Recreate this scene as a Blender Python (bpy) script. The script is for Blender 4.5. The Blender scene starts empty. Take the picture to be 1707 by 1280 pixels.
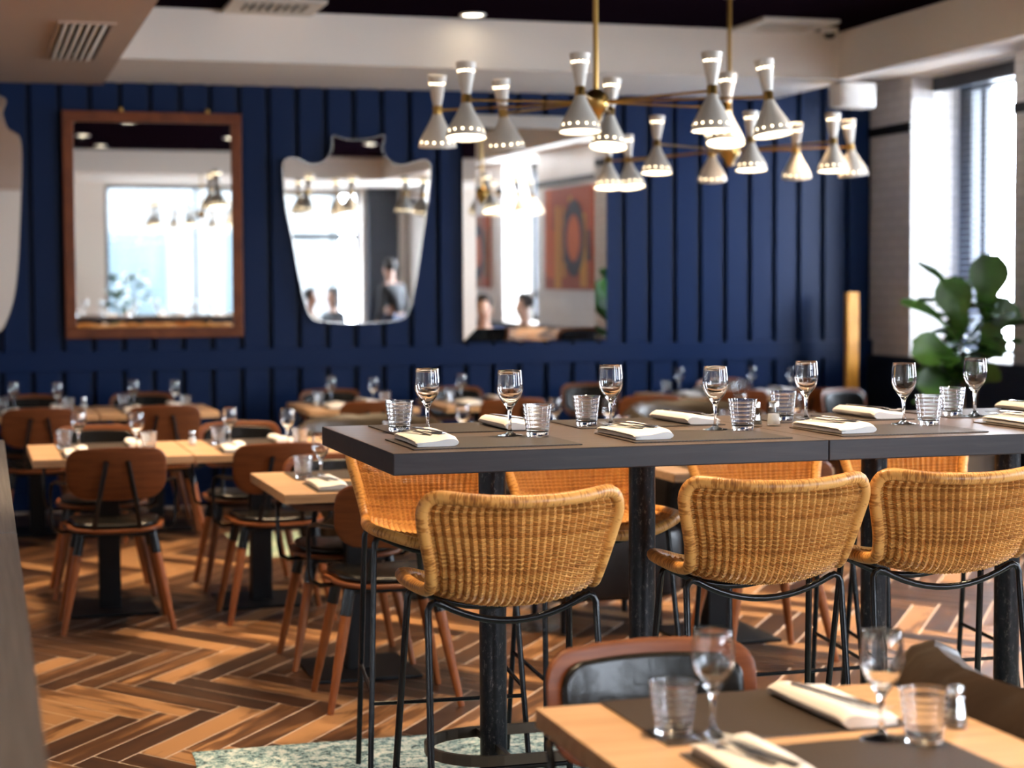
import bpy, bmesh, math, random
from mathutils import Vector, Matrix
random.seed(7)
SC = bpy.context.scene
COL = SC.collection
PI = math.pi
R = math.radians

# ------------------------------------------------------------------ camera
YAW, PITCH, ROLL, FPX, EYE = R(16.505), R(3.004), R(-0.318), 3058.0, 1.515
cd = bpy.data.cameras.new('camera')
cam = bpy.data.objects.new('camera', cd); COL.objects.link(cam)
fw = Vector((math.sin(YAW)*math.cos(PITCH), math.cos(YAW)*math.cos(PITCH), -math.sin(PITCH)))
rt = Vector((math.cos(YAW), -math.sin(YAW), 0)); up = rt.cross(fw)
r2 = math.cos(ROLL)*rt + math.sin(ROLL)*up
u2 = -math.sin(ROLL)*rt + math.cos(ROLL)*up
mt = Matrix((r2, u2, -fw)).transposed().to_4x4(); mt.translation = (0, 0, EYE)
cam.matrix_world = mt
cd.sensor_fit = 'HORIZONTAL'; cd.sensor_width = 36.0; cd.lens = FPX/1707*36
cd.clip_start = 0.05; cd.clip_end = 200
cd.dof.use_dof = True; cd.dof.focus_distance = 4.9; cd.dof.aperture_fstop = 2.5; cd.dof.aperture_blades = 9
SC.camera = cam
# ------------------------------------------------------------------ world, view
wd = bpy.data.worlds.new('world'); SC.world = wd; wd.use_nodes = True
bg = wd.node_tree.nodes['Background']
bg.inputs[0].default_value = (0.80, 0.87, 1.0, 1); bg.inputs[1].default_value = 26.0
SC.view_settings.view_transform = 'Standard'; SC.view_settings.look = 'None'
SC.view_settings.gamma = 1.0; SC.view_settings.use_curve_mapping = False
SC.view_settings.exposure = 0.95
SC.cycles.use_denoising = True
SC.cycles.sample_clamp_indirect = 40.0
SC.cycles.max_bounces = 12; SC.cycles.transmission_bounces = 12; SC.cycles.transparent_max_bounces = 12
SC.cycles.caustics_refractive = True; SC.cycles.caustics_reflective = False
WARM = (1.0, 0.72, 0.44)
DOWN_W = 250.0          # downlight power
BULB = 4.5            # chandelier diffuser strength

# ------------------------------------------------------------------ materials
MATS = {}
def nodes(name):
    m = bpy.data.materials.new(name); m.use_nodes = True
    nt = m.node_tree; b = nt.nodes['Principled BSDF']; MATS[name] = m
    return m, nt, b
def simple(name, col, rough=0.5, metal=0.0, spec=0.5, coat=0.0):
    m, nt, b = nodes(name)
    b.inputs['Base Color'].default_value = (*col, 1); b.inputs['Roughness'].default_value = rough
    b.inputs['Metallic'].default_value = metal; b.inputs['Specular IOR Level'].default_value = spec
    b.inputs['Coat Weight'].default_value = coat
    return m
def ramp(nt, fac, stops):
    r = nt.nodes.new('ShaderNodeValToRGB'); e = r.color_ramp.elements
    while len(e) < len(stops): e.new(0.5)
    for k, (p, c) in enumerate(stops): e[k].position = p; e[k].color = (*c, 1)
    nt.links.new(fac, r.inputs[0]); return r.outputs[0]
def noise(nt, scale, vec=None, detail=4, rough=0.55, dist=0.0):
    n = nt.nodes.new('ShaderNodeTexNoise'); n.inputs['Scale'].default_value = scale
    n.inputs['Detail'].default_value = detail; n.inputs['Roughness'].default_value = rough; n.inputs['Distortion'].default_value = dist
    if vec is not None: nt.links.new(vec, n.inputs['Vector'])
    return n.outputs['Fac']
def coords(nt, kind='Object', scale=(1, 1, 1), rot=(0, 0, 0)):
    t = nt.nodes.new('ShaderNodeTexCoord'); mp = nt.nodes.new('ShaderNodeMapping')
    mp.inputs['Scale'].default_value = scale; mp.inputs['Rotation'].default_value = rot
    nt.links.new(t.outputs[kind], mp.inputs[0]); return mp.outputs[0]
def bump(nt, b, h, strength=0.2, dist=0.01):
    n = nt.nodes.new('ShaderNodeBump'); n.inputs['Strength'].default_value = strength; n.inputs['Distance'].default_value = dist
    nt.links.new(h, n.inputs['Height']); nt.links.new(n.outputs[0], b.inputs['Normal'])
def wood(name, dark, mid, light, scale, rough=0.45, bmp=0.05, coat=0.0):
    m, nt, b = nodes(name)
    v = coords(nt, 'Object', scale)
    f = noise(nt, 1.0, v, 6, 0.6, 0.6)
    nt.links.new(ramp(nt, f, [(0.25, dark), (0.5, mid), (0.75, light)]), b.inputs['Base Color'])
    b.inputs['Roughness'].default_value = rough; b.inputs['Coat Weight'].default_value = coat
    b.inputs['Specular IOR Level'].default_value = 0.3
    bump(nt, b, f, bmp, 0.003)
    return m
wood('oak', (0.38, 0.215, 0.110), (0.53, 0.325, 0.180), (0.63, 0.41, 0.24), (3, 42, 42), 0.42)
wood('dark_oak', (0.052, 0.035, 0.026), (0.090, 0.060, 0.044), (0.15, 0.100, 0.070), (3, 50, 30), 0.38)
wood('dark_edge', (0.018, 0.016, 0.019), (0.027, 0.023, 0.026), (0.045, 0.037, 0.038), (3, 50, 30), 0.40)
wood('walnut', (0.085, 0.023, 0.006), (0.140, 0.040, 0.010), (0.19, 0.058, 0.016), (5, 5, 60), 0.42, 0.04, 0.0)
wood('walnut_leg', (0.17, 0.050, 0.014), (0.25, 0.080, 0.024), (0.32, 0.11, 0.036), (50, 50, 5), 0.42, 0.04, 0.0)
wood('frame_wood', (0.10, 0.024, 0.006), (0.17, 0.042, 0.010), (0.23, 0.062, 0.015), (6, 6, 6), 0.4)
wood('golden_wood', (0.45, 0.17, 0.015), (0.64, 0.27, 0.03), (0.78, 0.38, 0.06), (30, 30, 3), 0.3)
simple('navy', (0.0044, 0.0165, 0.062), 0.38, 0.0, 0.14)
simple('navy_dark', (0.006, 0.010, 0.022), 0.45)
simple('plaster', (0.84, 0.77, 0.70), 0.8)
simple('plaster_taupe', (0.44, 0.325, 0.25), 0.8)
simple('ceiling_paint', (0.007, 0.0035, 0.007), 0.8, 0.0, 0.0)
simple('black_metal', (0.004, 0.0045, 0.006), 0.25, 0.0, 0.35)
simple('matt_black', (0.005, 0.005, 0.006), 0.5, 0.0, 0.25)
simple('brass', (0.45, 0.27, 0.08), 0.28, 1.0)
simple('chrome', (0.75, 0.74, 0.72), 0.15, 1.0)
simple('mirror', (0.90, 0.92, 0.92), 0.012, 1.0)
simple('white_plastic', (0.78, 0.76, 0.73), 0.4)
simple('vent_white', (0.62, 0.56, 0.48), 0.5)
simple('shade_paint', (0.66, 0.61, 0.54), 0.35)
simple('shade_inner', (0.85, 0.82, 0.76), 0.5)
simple('salt', (0.85, 0.85, 0.85), 0.8)
simple('pepper', (0.10, 0.075, 0.05), 0.8)
simple('skin', (0.52, 0.30, 0.21), 0.5)
simple('hair_dark', (0.02, 0.013, 0.01), 0.6)
simple('jacket_dark', (0.012, 0.012, 0.016), 0.7)
simple('shirt_blue', (0.05, 0.13, 0.38), 0.7)
simple('shirt_brown', (0.30, 0.22, 0.16), 0.7)
simple('jeans', (0.02, 0.035, 0.08), 0.8)
simple('paint_orange', (0.55, 0.12, 0.03), 0.6)
simple('paint_black', (0.02, 0.02, 0.04), 0.6)
simple('paint_ochre', (0.55, 0.28, 0.05), 0.6)
simple('paint_green', (0.10, 0.16, 0.12), 0.6)
simple('paint_rust', (0.32, 0.07, 0.03), 0.6)
simple('terracotta', (0.30, 0.27, 0.24), 0.7)
simple('soil', (0.03, 0.02, 0.015), 0.9)
simple('stem_bark', (0.16, 0.09, 0.05), 0.8)
simple('facade_grey', (0.075, 0.077, 0.076), 0.8)
simple('facade_glass', (0.035, 0.048, 0.055), 0.4, 0.0, 0.2)
simple('blind_black', (0.010, 0.013, 0.02), 0.4)
simple('slat_sky_blue', (0.14, 0.17, 0.24), 0.3)  # blue sky reflection on the black slats put into their base colour
def leather(name, c0, c1, rough):
    m, nt, b = nodes(name)
    v = coords(nt)
    f = noise(nt, 6, v, 5)
    nt.links.new(ramp(nt, f, [(0.35, c0), (0.7, c1)]), b.inputs['Base Color'])
    b.inputs['Roughness'].default_value = rough; b.inputs['Specular IOR Level'].default_value = 0.3
    bump(nt, b, noise(nt, 22, v, 4), 0.25, 0.006)
leather('black_leather', (0.004, 0.0038, 0.0035), (0.010, 0.0085, 0.007), 0.24)
leather('brown_leather', (0.016, 0.009, 0.005), (0.030, 0.017, 0.009), 0.45)
leather('olive_leather', (0.022, 0.014, 0.007), (0.040, 0.026, 0.013), 0.45)
leather('dark_leather', (0.014, 0.010, 0.009), (0.024, 0.018, 0.016), 0.45)
# napkin linen
m, nt, b = nodes('linen'); v = coords(nt)
b.inputs['Base Color'].default_value = (0.80, 0.77, 0.73, 1); b.inputs['Roughness'].default_value = 0.9
bump(nt, b, noise(nt, 400, v, 2), 0.15, 0.002)
# placemat weave
m, nt, b = nodes('placemat_weave'); v = coords(nt, 'Object', (180, 180, 180))
ck = nt.nodes.new('ShaderNodeTexChecker'); ck.inputs['Scale'].default_value = 1.0
ck.inputs['Color1'].default_value = (0.058, 0.040, 0.028, 1); ck.inputs['Color2'].default_value = (0.026, 0.018, 0.013, 1)
nt.links.new(v, ck.inputs[0]); nt.links.new(ck.outputs[0], b.inputs['Base Color']); b.inputs['Roughness'].default_value = 0.45
bump(nt, b, ck.outputs['Fac'], 0.3, 0.001)
# rough steel of bar columns
m, nt, b = nodes('raw_steel'); v = coords(nt, 'Object', (28, 28, 14))
f = noise(nt, 3, v, 8, 0.75)
nt.links.new(ramp(nt, f, [(0.45, (0.008, 0.009, 0.012)), (0.57, (0.018, 0.018, 0.022)), (0.64, (0.11, 0.10, 0.095))]), b.inputs['Base Color'])
b.inputs['Metallic'].default_value = 0.5; b.inputs['Roughness'].default_value = 0.34; bump(nt, b, f, 0.2, 0.002)
m, nt, b = nodes('ring_steel'); b.inputs['Base Color'].default_value = (0.10, 0.075, 0.055, 1); b.inputs['Metallic'].default_value = 0.8; b.inputs['Roughness'].default_value = 0.4
# brushed stainless
m, nt, b = nodes('stainless'); v = coords(nt, 'Object', (60, 1.2, 60))
f = noise(nt, 2, v, 5)
nt.links.new(ramp(nt, f, [(0.3, (0.42, 0.41, 0.395)), (0.7, (0.58, 0.56, 0.54))]), b.inputs['Base Color'])
b.inputs['Metallic'].default_value = 1.0; b.inputs['Roughness'].default_value = 0.32
# glass
m, nt, b = nodes('glass'); b.inputs['Base Color'].default_value = (0.97, 0.985, 0.99, 1); b.inputs['Roughness'].default_value = 0.0
b.inputs['Transmission Weight'].default_value = 1.0; b.inputs['IOR'].default_value = 1.47
# window pane: thin sheet
m = bpy.data.materials.new('pane'); m.use_nodes = True; MATS['pane'] = m; nt = m.node_tree; nt.nodes.clear()
o_ = nt.nodes.new('ShaderNodeOutputMaterial'); mx = nt.nodes.new('ShaderNodeMixShader'); tr = nt.nodes.new('ShaderNodeBsdfTransparent'); gl = nt.nodes.new('ShaderNodeBsdfGlossy')
gl.inputs['Roughness'].default_value = 0.0; mx.inputs[0].default_value = 0.06; tr.inputs[0].default_value = (0.96, 0.98, 0.98, 1)
nt.links.new(tr.outputs[0], mx.inputs[1]); nt.links.new(gl.outputs[0], mx.inputs[2]); nt.links.new(mx.outputs[0], o_.inputs[0])
# thin clear glass of the shakers
m = bpy.data.materials.new('clear_thin'); m.use_nodes = True; MATS['clear_thin'] = m; nt = m.node_tree; nt.nodes.clear()
o_ = nt.nodes.new('ShaderNodeOutputMaterial'); mx = nt.nodes.new('ShaderNodeMixShader'); tr = nt.nodes.new('ShaderNodeBsdfTransparent'); gl = nt.nodes.new('ShaderNodeBsdfGlossy')
mx.inputs[0].default_value = 0.09; gl.inputs['Roughness'].default_value = 0.02; tr.inputs[0].default_value = (0.95, 0.96, 0.96, 1)
nt.links.new(tr.outputs[0], mx.inputs[1]); nt.links.new(gl.outputs[0], mx.inputs[2]); nt.links.new(mx.outputs[0], o_.inputs[0])
# lamps
def emis(name, col, s):
    m = bpy.data.materials.new(name); m.use_nodes = True; MATS[name] = m
    b = m.node_tree.nodes['Principled BSDF']; b.inputs['Base Color'].default_value = (0.8, 0.8, 0.8, 1)
    b.inputs['Emission Color'].default_value = (*col, 1); b.inputs['Emission Strength'].default_value = s
emis('bulb', (1.0, 0.80, 0.52), BULB)
emis('downlight_lens', (1.0, 0.86, 0.62), 9.0)
# rattan with per strand tone
m, nt, b = nodes('rattan')
at = nt.nodes.new('ShaderNodeAttribute'); at.attribute_name = 'tone'
v = coords(nt)
f = noise(nt, 14, v, 5, 0.65)
ad = nt.nodes.new('ShaderNodeMath'); ad.operation = 'ADD'; ml = nt.nodes.new('ShaderNodeMath'); ml.operation = 'MULTIPLY'; ml.inputs[1].default_value = 0.55
nt.links.new(at.outputs['Fac'], ml.inputs[0]); nt.links.new(ml.outputs[0], ad.inputs[0]); nt.links.new(f, ad.inputs[1])
nt.links.new(ramp(nt, ad.outputs[0], [(0.36, (0.24, 0.085, 0.015)), (0.62, (0.52, 0.225, 0.052)), (0.92, (0.70, 0.375, 0.11))]), b.inputs['Base Color'])
b.inputs['Roughness'].default_value = 0.42
# wrapped rattan rim
m, nt, b = nodes('rattan_rim')
tc = nt.nodes.new('ShaderNodeUVMap'); wv = nt.nodes.new('ShaderNodeTexNoise'); mp = nt.nodes.new('ShaderNodeMapping')
mp.inputs['Scale'].default_value = (1, 0.02, 1); nt.links.new(tc.outputs[0], mp.inputs[0]); nt.links.new(mp.outputs[0], wv.inputs[0]); wv.inputs['Scale'].default_value = 160; wv.inputs['Detail'].default_value = 3
f2 = noise(nt, 9, coords(nt), 4)
ad = nt.nodes.new('ShaderNodeMath'); ad.operation = 'ADD'; nt.links.new(wv.outputs[0], ad.inputs[0]); nt.links.new(f2, ad.inputs[1])
nt.links.new(ramp(nt, ad.outputs[0], [(0.74, (0.24, 0.08, 0.012)), (0.97, (0.54, 0.225, 0.045)), (1.28, (0.72, 0.36, 0.095))]), b.inputs['Base Color'])
b.inputs['Roughness'].default_value = 0.4; bump(nt, b, wv.outputs[0], 0.5, 0.003)
# floor planks
m, nt, b = nodes('plank_tile')
at = nt.nodes.new('ShaderNodeAttribute'); at.attribute_name = 'tone'
uv = nt.nodes.new('ShaderNodeUVMap'); mp = nt.nodes.new('ShaderNodeMapping'); mp.inputs['Scale'].default_value = (2.2, 26, 1); nt.links.new(uv.outputs[0], mp.inputs[0])
f = noise(nt, 1.0, mp.outputs[0], 6, 0.6, 0.8)
mp2 = nt.nodes.new('ShaderNodeMapping'); mp2.inputs['Scale'].default_value = (2.5, 9, 1); nt.links.new(uv.outputs[0], mp2.inputs[0])
g = noise(nt, 1.0, mp2.outputs[0], 3, 0.5, 0.5)
a1 = nt.nodes.new('ShaderNodeMath'); a1.operation = 'MULTIPLY_ADD'; a1.inputs[1].default_value = 0.7; nt.links.new(f, a1.inputs[0]); nt.links.new(at.outputs['Fac'], a1.inputs[2])
a2 = nt.nodes.new('ShaderNodeMath'); a2.operation = 'MULTIPLY_ADD'; a2.inputs[1].default_value = 0.6; nt.links.new(g, a2.inputs[0]); nt.links.new(a1.outputs[0], a2.inputs[2])
nt.links.new(ramp(nt, a2.outputs[0], [(0.55, (0.032, 0.013, 0.006)), (0.85, (0.085, 0.036, 0.014)), (1.12, (0.215, 0.098, 0.038)), (1.5, (0.37, 0.19, 0.080))]), b.inputs['Base Color'])
b.inputs['Roughness'].default_value = 0.36; bump(nt, b, f, 0.08, 0.002)
simple('grout', (0.66, 0.52, 0.42), 0.7)
# white glazed brick
m, nt, b = nodes('white_brick')
t = nt.nodes.new('ShaderNodeTexCoord'); sx = nt.nodes.new('ShaderNodeSeparateXYZ'); cb = nt.nodes.new('ShaderNodeCombineXYZ'); sm = nt.nodes.new('ShaderNodeMath'); sm.operation = 'ADD'
nt.links.new(t.outputs['Object'], sx.inputs[0]); nt.links.new(sx.outputs[0], sm.inputs[0]); nt.links.new(sx.outputs[1], sm.inputs[1])
nt.links.new(sm.outputs[0], cb.inputs[0]); nt.links.new(sx.outputs[2], cb.inputs[1])
bt = nt.nodes.new('ShaderNodeTexBrick'); bt.inputs['Scale'].default_value = 1.0
for k, val in (('Brick Width', 0.2), ('Row Height', 0.075), ('Mortar Size', 0.004)): bt.inputs[k].default_value = val
bt.inputs['Color1'].default_value = (0.62, 0.57, 0.53, 1); bt.inputs['Color2'].default_value = (0.58, 0.53, 0.49, 1); bt.inputs['Mortar'].default_value = (0.42, 0.38, 0.35, 1)
nt.links.new(cb.outputs[0], bt.inputs[0]); nt.links.new(bt.outputs[0], b.inputs['Base Color']); b.inputs['Roughness'].default_value = 0.3
iv = nt.nodes.new('ShaderNodeMath'); iv.operation = 'SUBTRACT'; iv.inputs[0].default_value = 1; nt.links.new(bt.outputs['Fac'], iv.inputs[1]); bump(nt, b, iv.outputs[0], 0.4, 0.004)
# rugs
def rugmat(name, stops, scale):
    m, nt, b = nodes(name); v = coords(nt)
    a = noise(nt, scale, v, 8, 0.72, 0.4); c = noise(nt, scale*4.5, v, 4, 0.7)
    mm = nt.nodes.new('ShaderNodeMath'); mm.operation = 'MULTIPLY_ADD'; mm.inputs[1].default_value = 0.6; nt.links.new(c, mm.inputs[0]); nt.links.new(a, mm.inputs[2])
    nt.links.new(ramp(nt, mm.outputs[0], stops), b.inputs['Base Color']); b.inputs['Roughness'].default_value = 0.95
    bump(nt, b, c, 0.5, 0.004)
rugmat('teal_rug', [(0.69, (0.010, 0.020, 0.025)), (0.75, (0.12, 0.24, 0.26)), (0.82, (0.33, 0.45, 0.45)), (0.92, (0.64, 0.66, 0.61))], 26)
rugmat('green_rug', [(0.55, (0.10, 0.20, 0.14)), (0.75, (0.28, 0.38, 0.28)), (0.95, (0.48, 0.48, 0.36))], 3)
# leaf
m, nt, b = nodes('leaf'); v = coords(nt); f = noise(nt, 5, v, 4)
nt.links.new(ramp(nt, f, [(0.35, (0.020, 0.075, 0.012)), (0.7, (0.055, 0.16, 0.025))]), b.inputs['Base Color']); b.inputs['Roughness'].default_value = 0.35
# ------------------------------------------------------------------ helpers
def finish(bm, name, mat, parent=None, smooth=True, loc=None, mats=None):
    me = bpy.data.meshes.new(name); bm.normal_update(); bm.to_mesh(me); bm.free()
    for q in (mats or [mat]): me.materials.append(MATS[q])
    if smooth:
        me.polygons.foreach_set('use_smooth', [True]*len(me.polygons))
        me.set_sharp_from_angle(angle=R(38))
    o = bpy.data.objects.new(name, me); COL.objects.link(o)
    if parent: o.parent = parent
    if loc: o.location = loc
    return o
def tag(o, label, cat, group=None, kind=None):
    o['label'] = label; o['category'] = cat
    if group: o['group'] = group
    if kind: o['kind'] = kind
    return o
def thing(name, label, cat, loc=(0, 0, 0), rz=0.0, group=None):
    o = bpy.data.objects.new(name, None); COL.objects.link(o); o.empty_display_size = 0.05
    o.location = loc; o.rotation_euler = (0, 0, rz)
    return tag(o, label, cat, group)
def struct(name, bm, mat, parent=None, smooth=False, mats=None):
    o = finish(bm, name, mat, parent, smooth, mats=mats)
    if parent is None: o['kind'] = 'structure'
    return o
def dup(root, loc=None, rz=None, label=None, group=None):
    r = root.copy(); COL.objects.link(r)
    if loc is not None: r.location = loc
    if rz is not None: r.rotation_euler = (0, 0, rz)
    if label: r['label'] = label
    if group: r['group'] = group
    for ch in root.children:
        c = ch.copy(); COL.objects.link(c); c.parent = r
        for g in ch.children:
            d = g.copy(); COL.objects.link(d); d.parent = c
    return r
BM = bmesh.new
def box(bm, lo, hi, bev=0.0, mi=0):
    vs = [bm.verts.new((x, y, z)) for x in (lo[0], hi[0]) for y in (lo[1], hi[1]) for z in (lo[2], hi[2])]
    fs = [bm.faces.new([vs[i] for i in q]) for q in ((0, 1, 3, 2), (4, 6, 7, 5), (0, 4, 5, 1), (2, 3, 7, 6), (0, 2, 6, 4), (1, 5, 7, 3))]
    for f in fs: f.material_index = mi
    if bev:
        es = list({e for f in fs for e in f.edges})
        bmesh.ops.bevel(bm, geom=es, offset=bev, segments=2, profile=0.6, affect='EDGES')
    return fs
def frames(pts, closed=False):
    n = len(pts); T = []
    for i in range(n):
        a = pts[(i-1) % n] if (closed or i > 0) else pts[i]; c = pts[(i+1) % n] if (closed or i < n-1) else pts[i]
        t = (c-a); T.append(t.normalized() if t.length > 1e-9 else Vector((0, 0, 1)))
    N = []; ref = Vector((0, 0, 1)) if abs(T[0].z) < 0.9 else Vector((1, 0, 0))
    nrm = (ref - T[0]*ref.dot(T[0])).normalized()
    for t in T:
        nrm = nrm - t*nrm.dot(t)
        nrm = nrm.normalized() if nrm.length > 1e-6 else t.orthogonal().normalized()
        N.append(nrm.copy())
    return T, N
def tube(bm, pts, rad, n=8, closed=False, cap=True, flat=None, uv=False, tone=None):
    """sweep; rad number or list; flat=(rx,ry) makes an elliptic section"""
    pts = [Vector(p) for p in pts]; T, N = frames(pts, closed); rings = []
    uvl = bm.loops.layers.uv.verify() if uv else None
    tl = bm.faces.layers.float.get('tone') or (bm.faces.layers.float.new('tone') if tone is not None else None)
    L = [0.0]
    for i in range(1, len(pts)): L.append(L[-1] + (pts[i]-pts[i-1]).length)
    if closed: L.append(L[-1] + (pts[0]-pts[-1]).length)
    for i, p in enumerate(pts):
        B = T[i].cross(N[i]); r = rad[i] if isinstance(rad, (list, tuple)) else rad
        rx, ry = (r*flat[0], r*flat[1]) if flat else (r, r)
        rings.append([bm.verts.new(p + N[i]*math.cos(2*PI*k/n)*rx + B*math.sin(2*PI*k/n)*ry) for k in range(n)])
    m_ = len(rings)
    for i in range(m_ if closed else m_-1):
        a, c = rings[i], rings[(i+1) % m_]
        for k in range(n):
            f = bm.faces.new((a[k], a[(k+1) % n], c[(k+1) % n], c[k]))
            if tone is not None: f[tl] = tone
            if uv:
                for lp, (uu, vv) in zip(f.loops, ((L[i], k/n), (L[i], (k+1)/n), (L[i+1], (k+1)/n), (L[i+1], k/n))): lp[uvl].uv = (uu, vv)
    if cap and not closed:
        f = bm.faces.new(list(reversed(rings[0]))); f2 = bm.faces.new(rings[-1])
        if tone is not None: f[tl] = tone; f2[tl] = tone
def cyl(bm, p0, p1, r0, r1=None, n=16):
    tube(bm, [p0, p1], [r0, r0 if r1 is None else r1], n)
def lathe(bm, prof, n=32, cx=0, cy=0, cz=0, mtx=None):
    rings = []
    for r, z in prof:
        if r < 1e-6:
            rings.append([bm.verts.new((cx, cy, cz+z))])
        else:
            rings.append([bm.verts.new((cx+r*math.cos(2*PI*k/n), cy+r*math.sin(2*PI*k/n), cz+z)) for k in range(n)])
    for a, c in zip(rings, rings[1:]):
        for k in range(n):
            k2 = (k+1) % n
            if len(a) == 1 and len(c) == 1: continue
            if len(a) == 1: bm.faces.new((a[0], c[k2], c[k]))
            elif len(c) == 1: bm.faces.new((a[k], a[k2], c[0]))
            else: bm.faces.new((a[k], a[k2], c[k2], c[k]))
    if mtx: bmesh.ops.transform(bm, matrix=mtx, verts=[v for r in rings for v in r])
def prism(bm, poly, y0, y1, axis='y', mi=0):
    """extrude an (a,b) polygon along axis"""
    def P(a, c, d): return {'y': (a, d, c), 'z': (a, c, d), 'x': (d, a, c)}[axis]
    A = [bm.verts.new(P(a, c, y0)) for a, c in poly]; B = [bm.verts.new(P(a, c, y1)) for a, c in poly]
    n = len(poly); fs = [bm.faces.new(A), bm.faces.new(list(reversed(B)))]
    for k in range(n): fs.append(bm.faces.new((A[k], B[k], B[(k+1) % n], A[(k+1) % n])))
    for f in fs: f.material_index = mi
    bmesh.ops.recalc_face_normals(bm, faces=fs)
    return fs
def panel(bm, outline, fn, t0, t1, edge=0.35):
    """filled outline shaped by fn(a,b,t); t0/t1 the two faces; rounded edge"""
    n = len(outline); ca = sum(p[0] for p in outline)/n; cb_ = sum(p[1] for p in outline)/n
    scl = [0.0, 0.3, 0.55, 0.75, 0.9]; th = t1-t0
    mw = min(max(p[0] for p in outline)-ca, max(p[1] for p in outline)-cb_)
    e = min(abs(th)*edge, 0.3*mw)/mw
    def ring(s, t):
        if s == 0: return [bm.verts.new(fn(ca, cb_, t))]
        return [bm.verts.new(fn(ca+(a-ca)*s, cb_+(b_-cb_)*s, t)) for a, b_ in outline]
    seq = [(s, t0) for s in scl] + [(1-e, t0), (1-e*0.3, t0+th*edge*0.35), (1.0, t0+th*edge), (1.0, t1-th*edge), (1-e*0.3, t1-th*edge*0.35), (1-e, t1)] + [(s, t1) for s in reversed(scl)]
    rs = [ring(s, t) for s, t in seq]; fs = []
    for A, B in zip(rs, rs[1:]):
        for k in range(n):
            k2 = (k+1) % n
            if len(A) == 1: fs.append(bm.faces.new((A[0], B[k], B[k2])))
            elif len(B) == 1: fs.append(bm.faces.new((A[k], B[0], A[k2])))
            else: fs.append(bm.faces.new((A[k], B[k], B[k2], A[k2])))
    bmesh.ops.recalc_face_normals(bm, faces=fs)
def rrect(w, h, r, n=6, cx=0, cy=0, r2=None):
    """rounded rectangle outline; r bottom radius, r2 top radius"""
    r2 = r if r2 is None else r2; out = []
    for (sx, sy, a0, rr) in ((1, 1, 0, r2), (-1, 1, 90, r2), (-1, -1, 180, r), (1, -1, 270, r)):
        for k in range(n+1):
            a = R(a0+90*k/n); out.append((cx+sx*(w/2-rr)+rr*math.cos(a), cy+sy*(h/2-rr)+rr*math.sin(a)))
        # a few points on the straight that follows
    res = []
    for i, p in enumerate(out):
        q = out[(i+1) % len(out)]; d = math.dist(p, q); res.append(p); k = int(d/0.06)
        for j in range(1, k+1): res.append((p[0]+(q[0]-p[0])*j/(k+1), p[1]+(q[1]-p[1])*j/(k+1)))
    return res
def catmull(ks, vals, x):
    n = len(ks)
    i = max(0, min(n-2, next((k-1 for k in range(1, n) if x <= ks[k]), n-2)))
    t = (x-ks[i])/(ks[i+1]-ks[i])
    p0, p1, p2, p3 = vals[max(i-1, 0)], vals[i], vals[i+1], vals[min(i+2, n-1)]
    return 0.5*((2*p1)+(-p0+p2)*t+(2*p0-5*p1+4*p2-p3)*t*t+(-p0+3*p1-3*p2+p3)*t**3)
# pixel -> world (only used here to lay out positions measured on the photograph)
def ray(px, py): return fw + r2*((px-853.5)/FPX) - u2*((py-640)/FPX)
def atz(px, py, z):
    d = ray(px, py); return Vector((0, 0, EYE)) + d*((z-EYE)/d.z)
def aty(px, py, Y):
    d = ray(px, py); return Vector((0, 0, EYE)) + d*(Y/d.y)
# ================================================================== SETTING
XL, XR, YF, YB = -4.0, 6.776, 13.0, -3.0
ZB, ZS, ZC = 2.941, 2.921, 3.264
RX0, RX1, RY0, RY1 = 0.92, 5.809, -0.3, 11.63     # ceiling recess
# floor: grout bed and planks
bm = BM(); box(bm, (XL-0.3, YB-0.3, -0.12), (XR+0.8, YF+0.2, -0.002))
tl = bm.faces.layers.float.new('tone'); uvl = bm.loops.layers.uv.verify()
W, L, S = 0.1032, 0.585, 1.376; q = 1/math.sqrt(2); g = 0.0036
def fmap(a, c): return (0.703-(a+c)*q, 6.516+S*(c-a)*q, 0.0)
def plank(a0, a1, b0, b1, horiz):
    cx_, cy_, _ = fmap((a0+a1)/2, (b0+b1)/2)
    if not (XL-0.2 < cx_ < XR+0.4 and YB-0.2 < cy_ < YF+0.1): return
    pts = [(a0+g, b0+g), (a1-g, b0+g), (a1-g, b1-g), (a0+g, b1-g)]
    f = bm.faces.new([bm.verts.new(fmap(*p)) for p in pts]); f.material_index = 1
    f[tl] = random.choice((0.0, 0.08, 0.2, 0.3, 0.42, 0.5)) - 0.06 + random.uniform(-0.05, 0.05)
    ou, ov = random.uniform(0, 50), random.uniform(0, 50)
    for lp, (a, c) in zip(f.loops, pts):
        uu, vv = (a-a0, c-b0) if horiz else (c-b0, a-a0); lp[uvl].uv = (uu+ou, vv+ov)
for j in range(-16, 17):
    for i in range(-90, 91):
        ox, oy = i*W+j*L, i*W-j*L
        plank(ox, ox+L, oy, oy+W, True)
        plank(ox, ox+W, oy+W, oy+W+L, False)
bmesh.ops.recalc_face_normals(bm, faces=bm.faces[:])
for f in bm.faces:
    if f.material_index == 1 and f.normal.z < 0: f.normal_flip()
struct('floor', bm, None, mats=['grout', 'plank_tile'])
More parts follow.
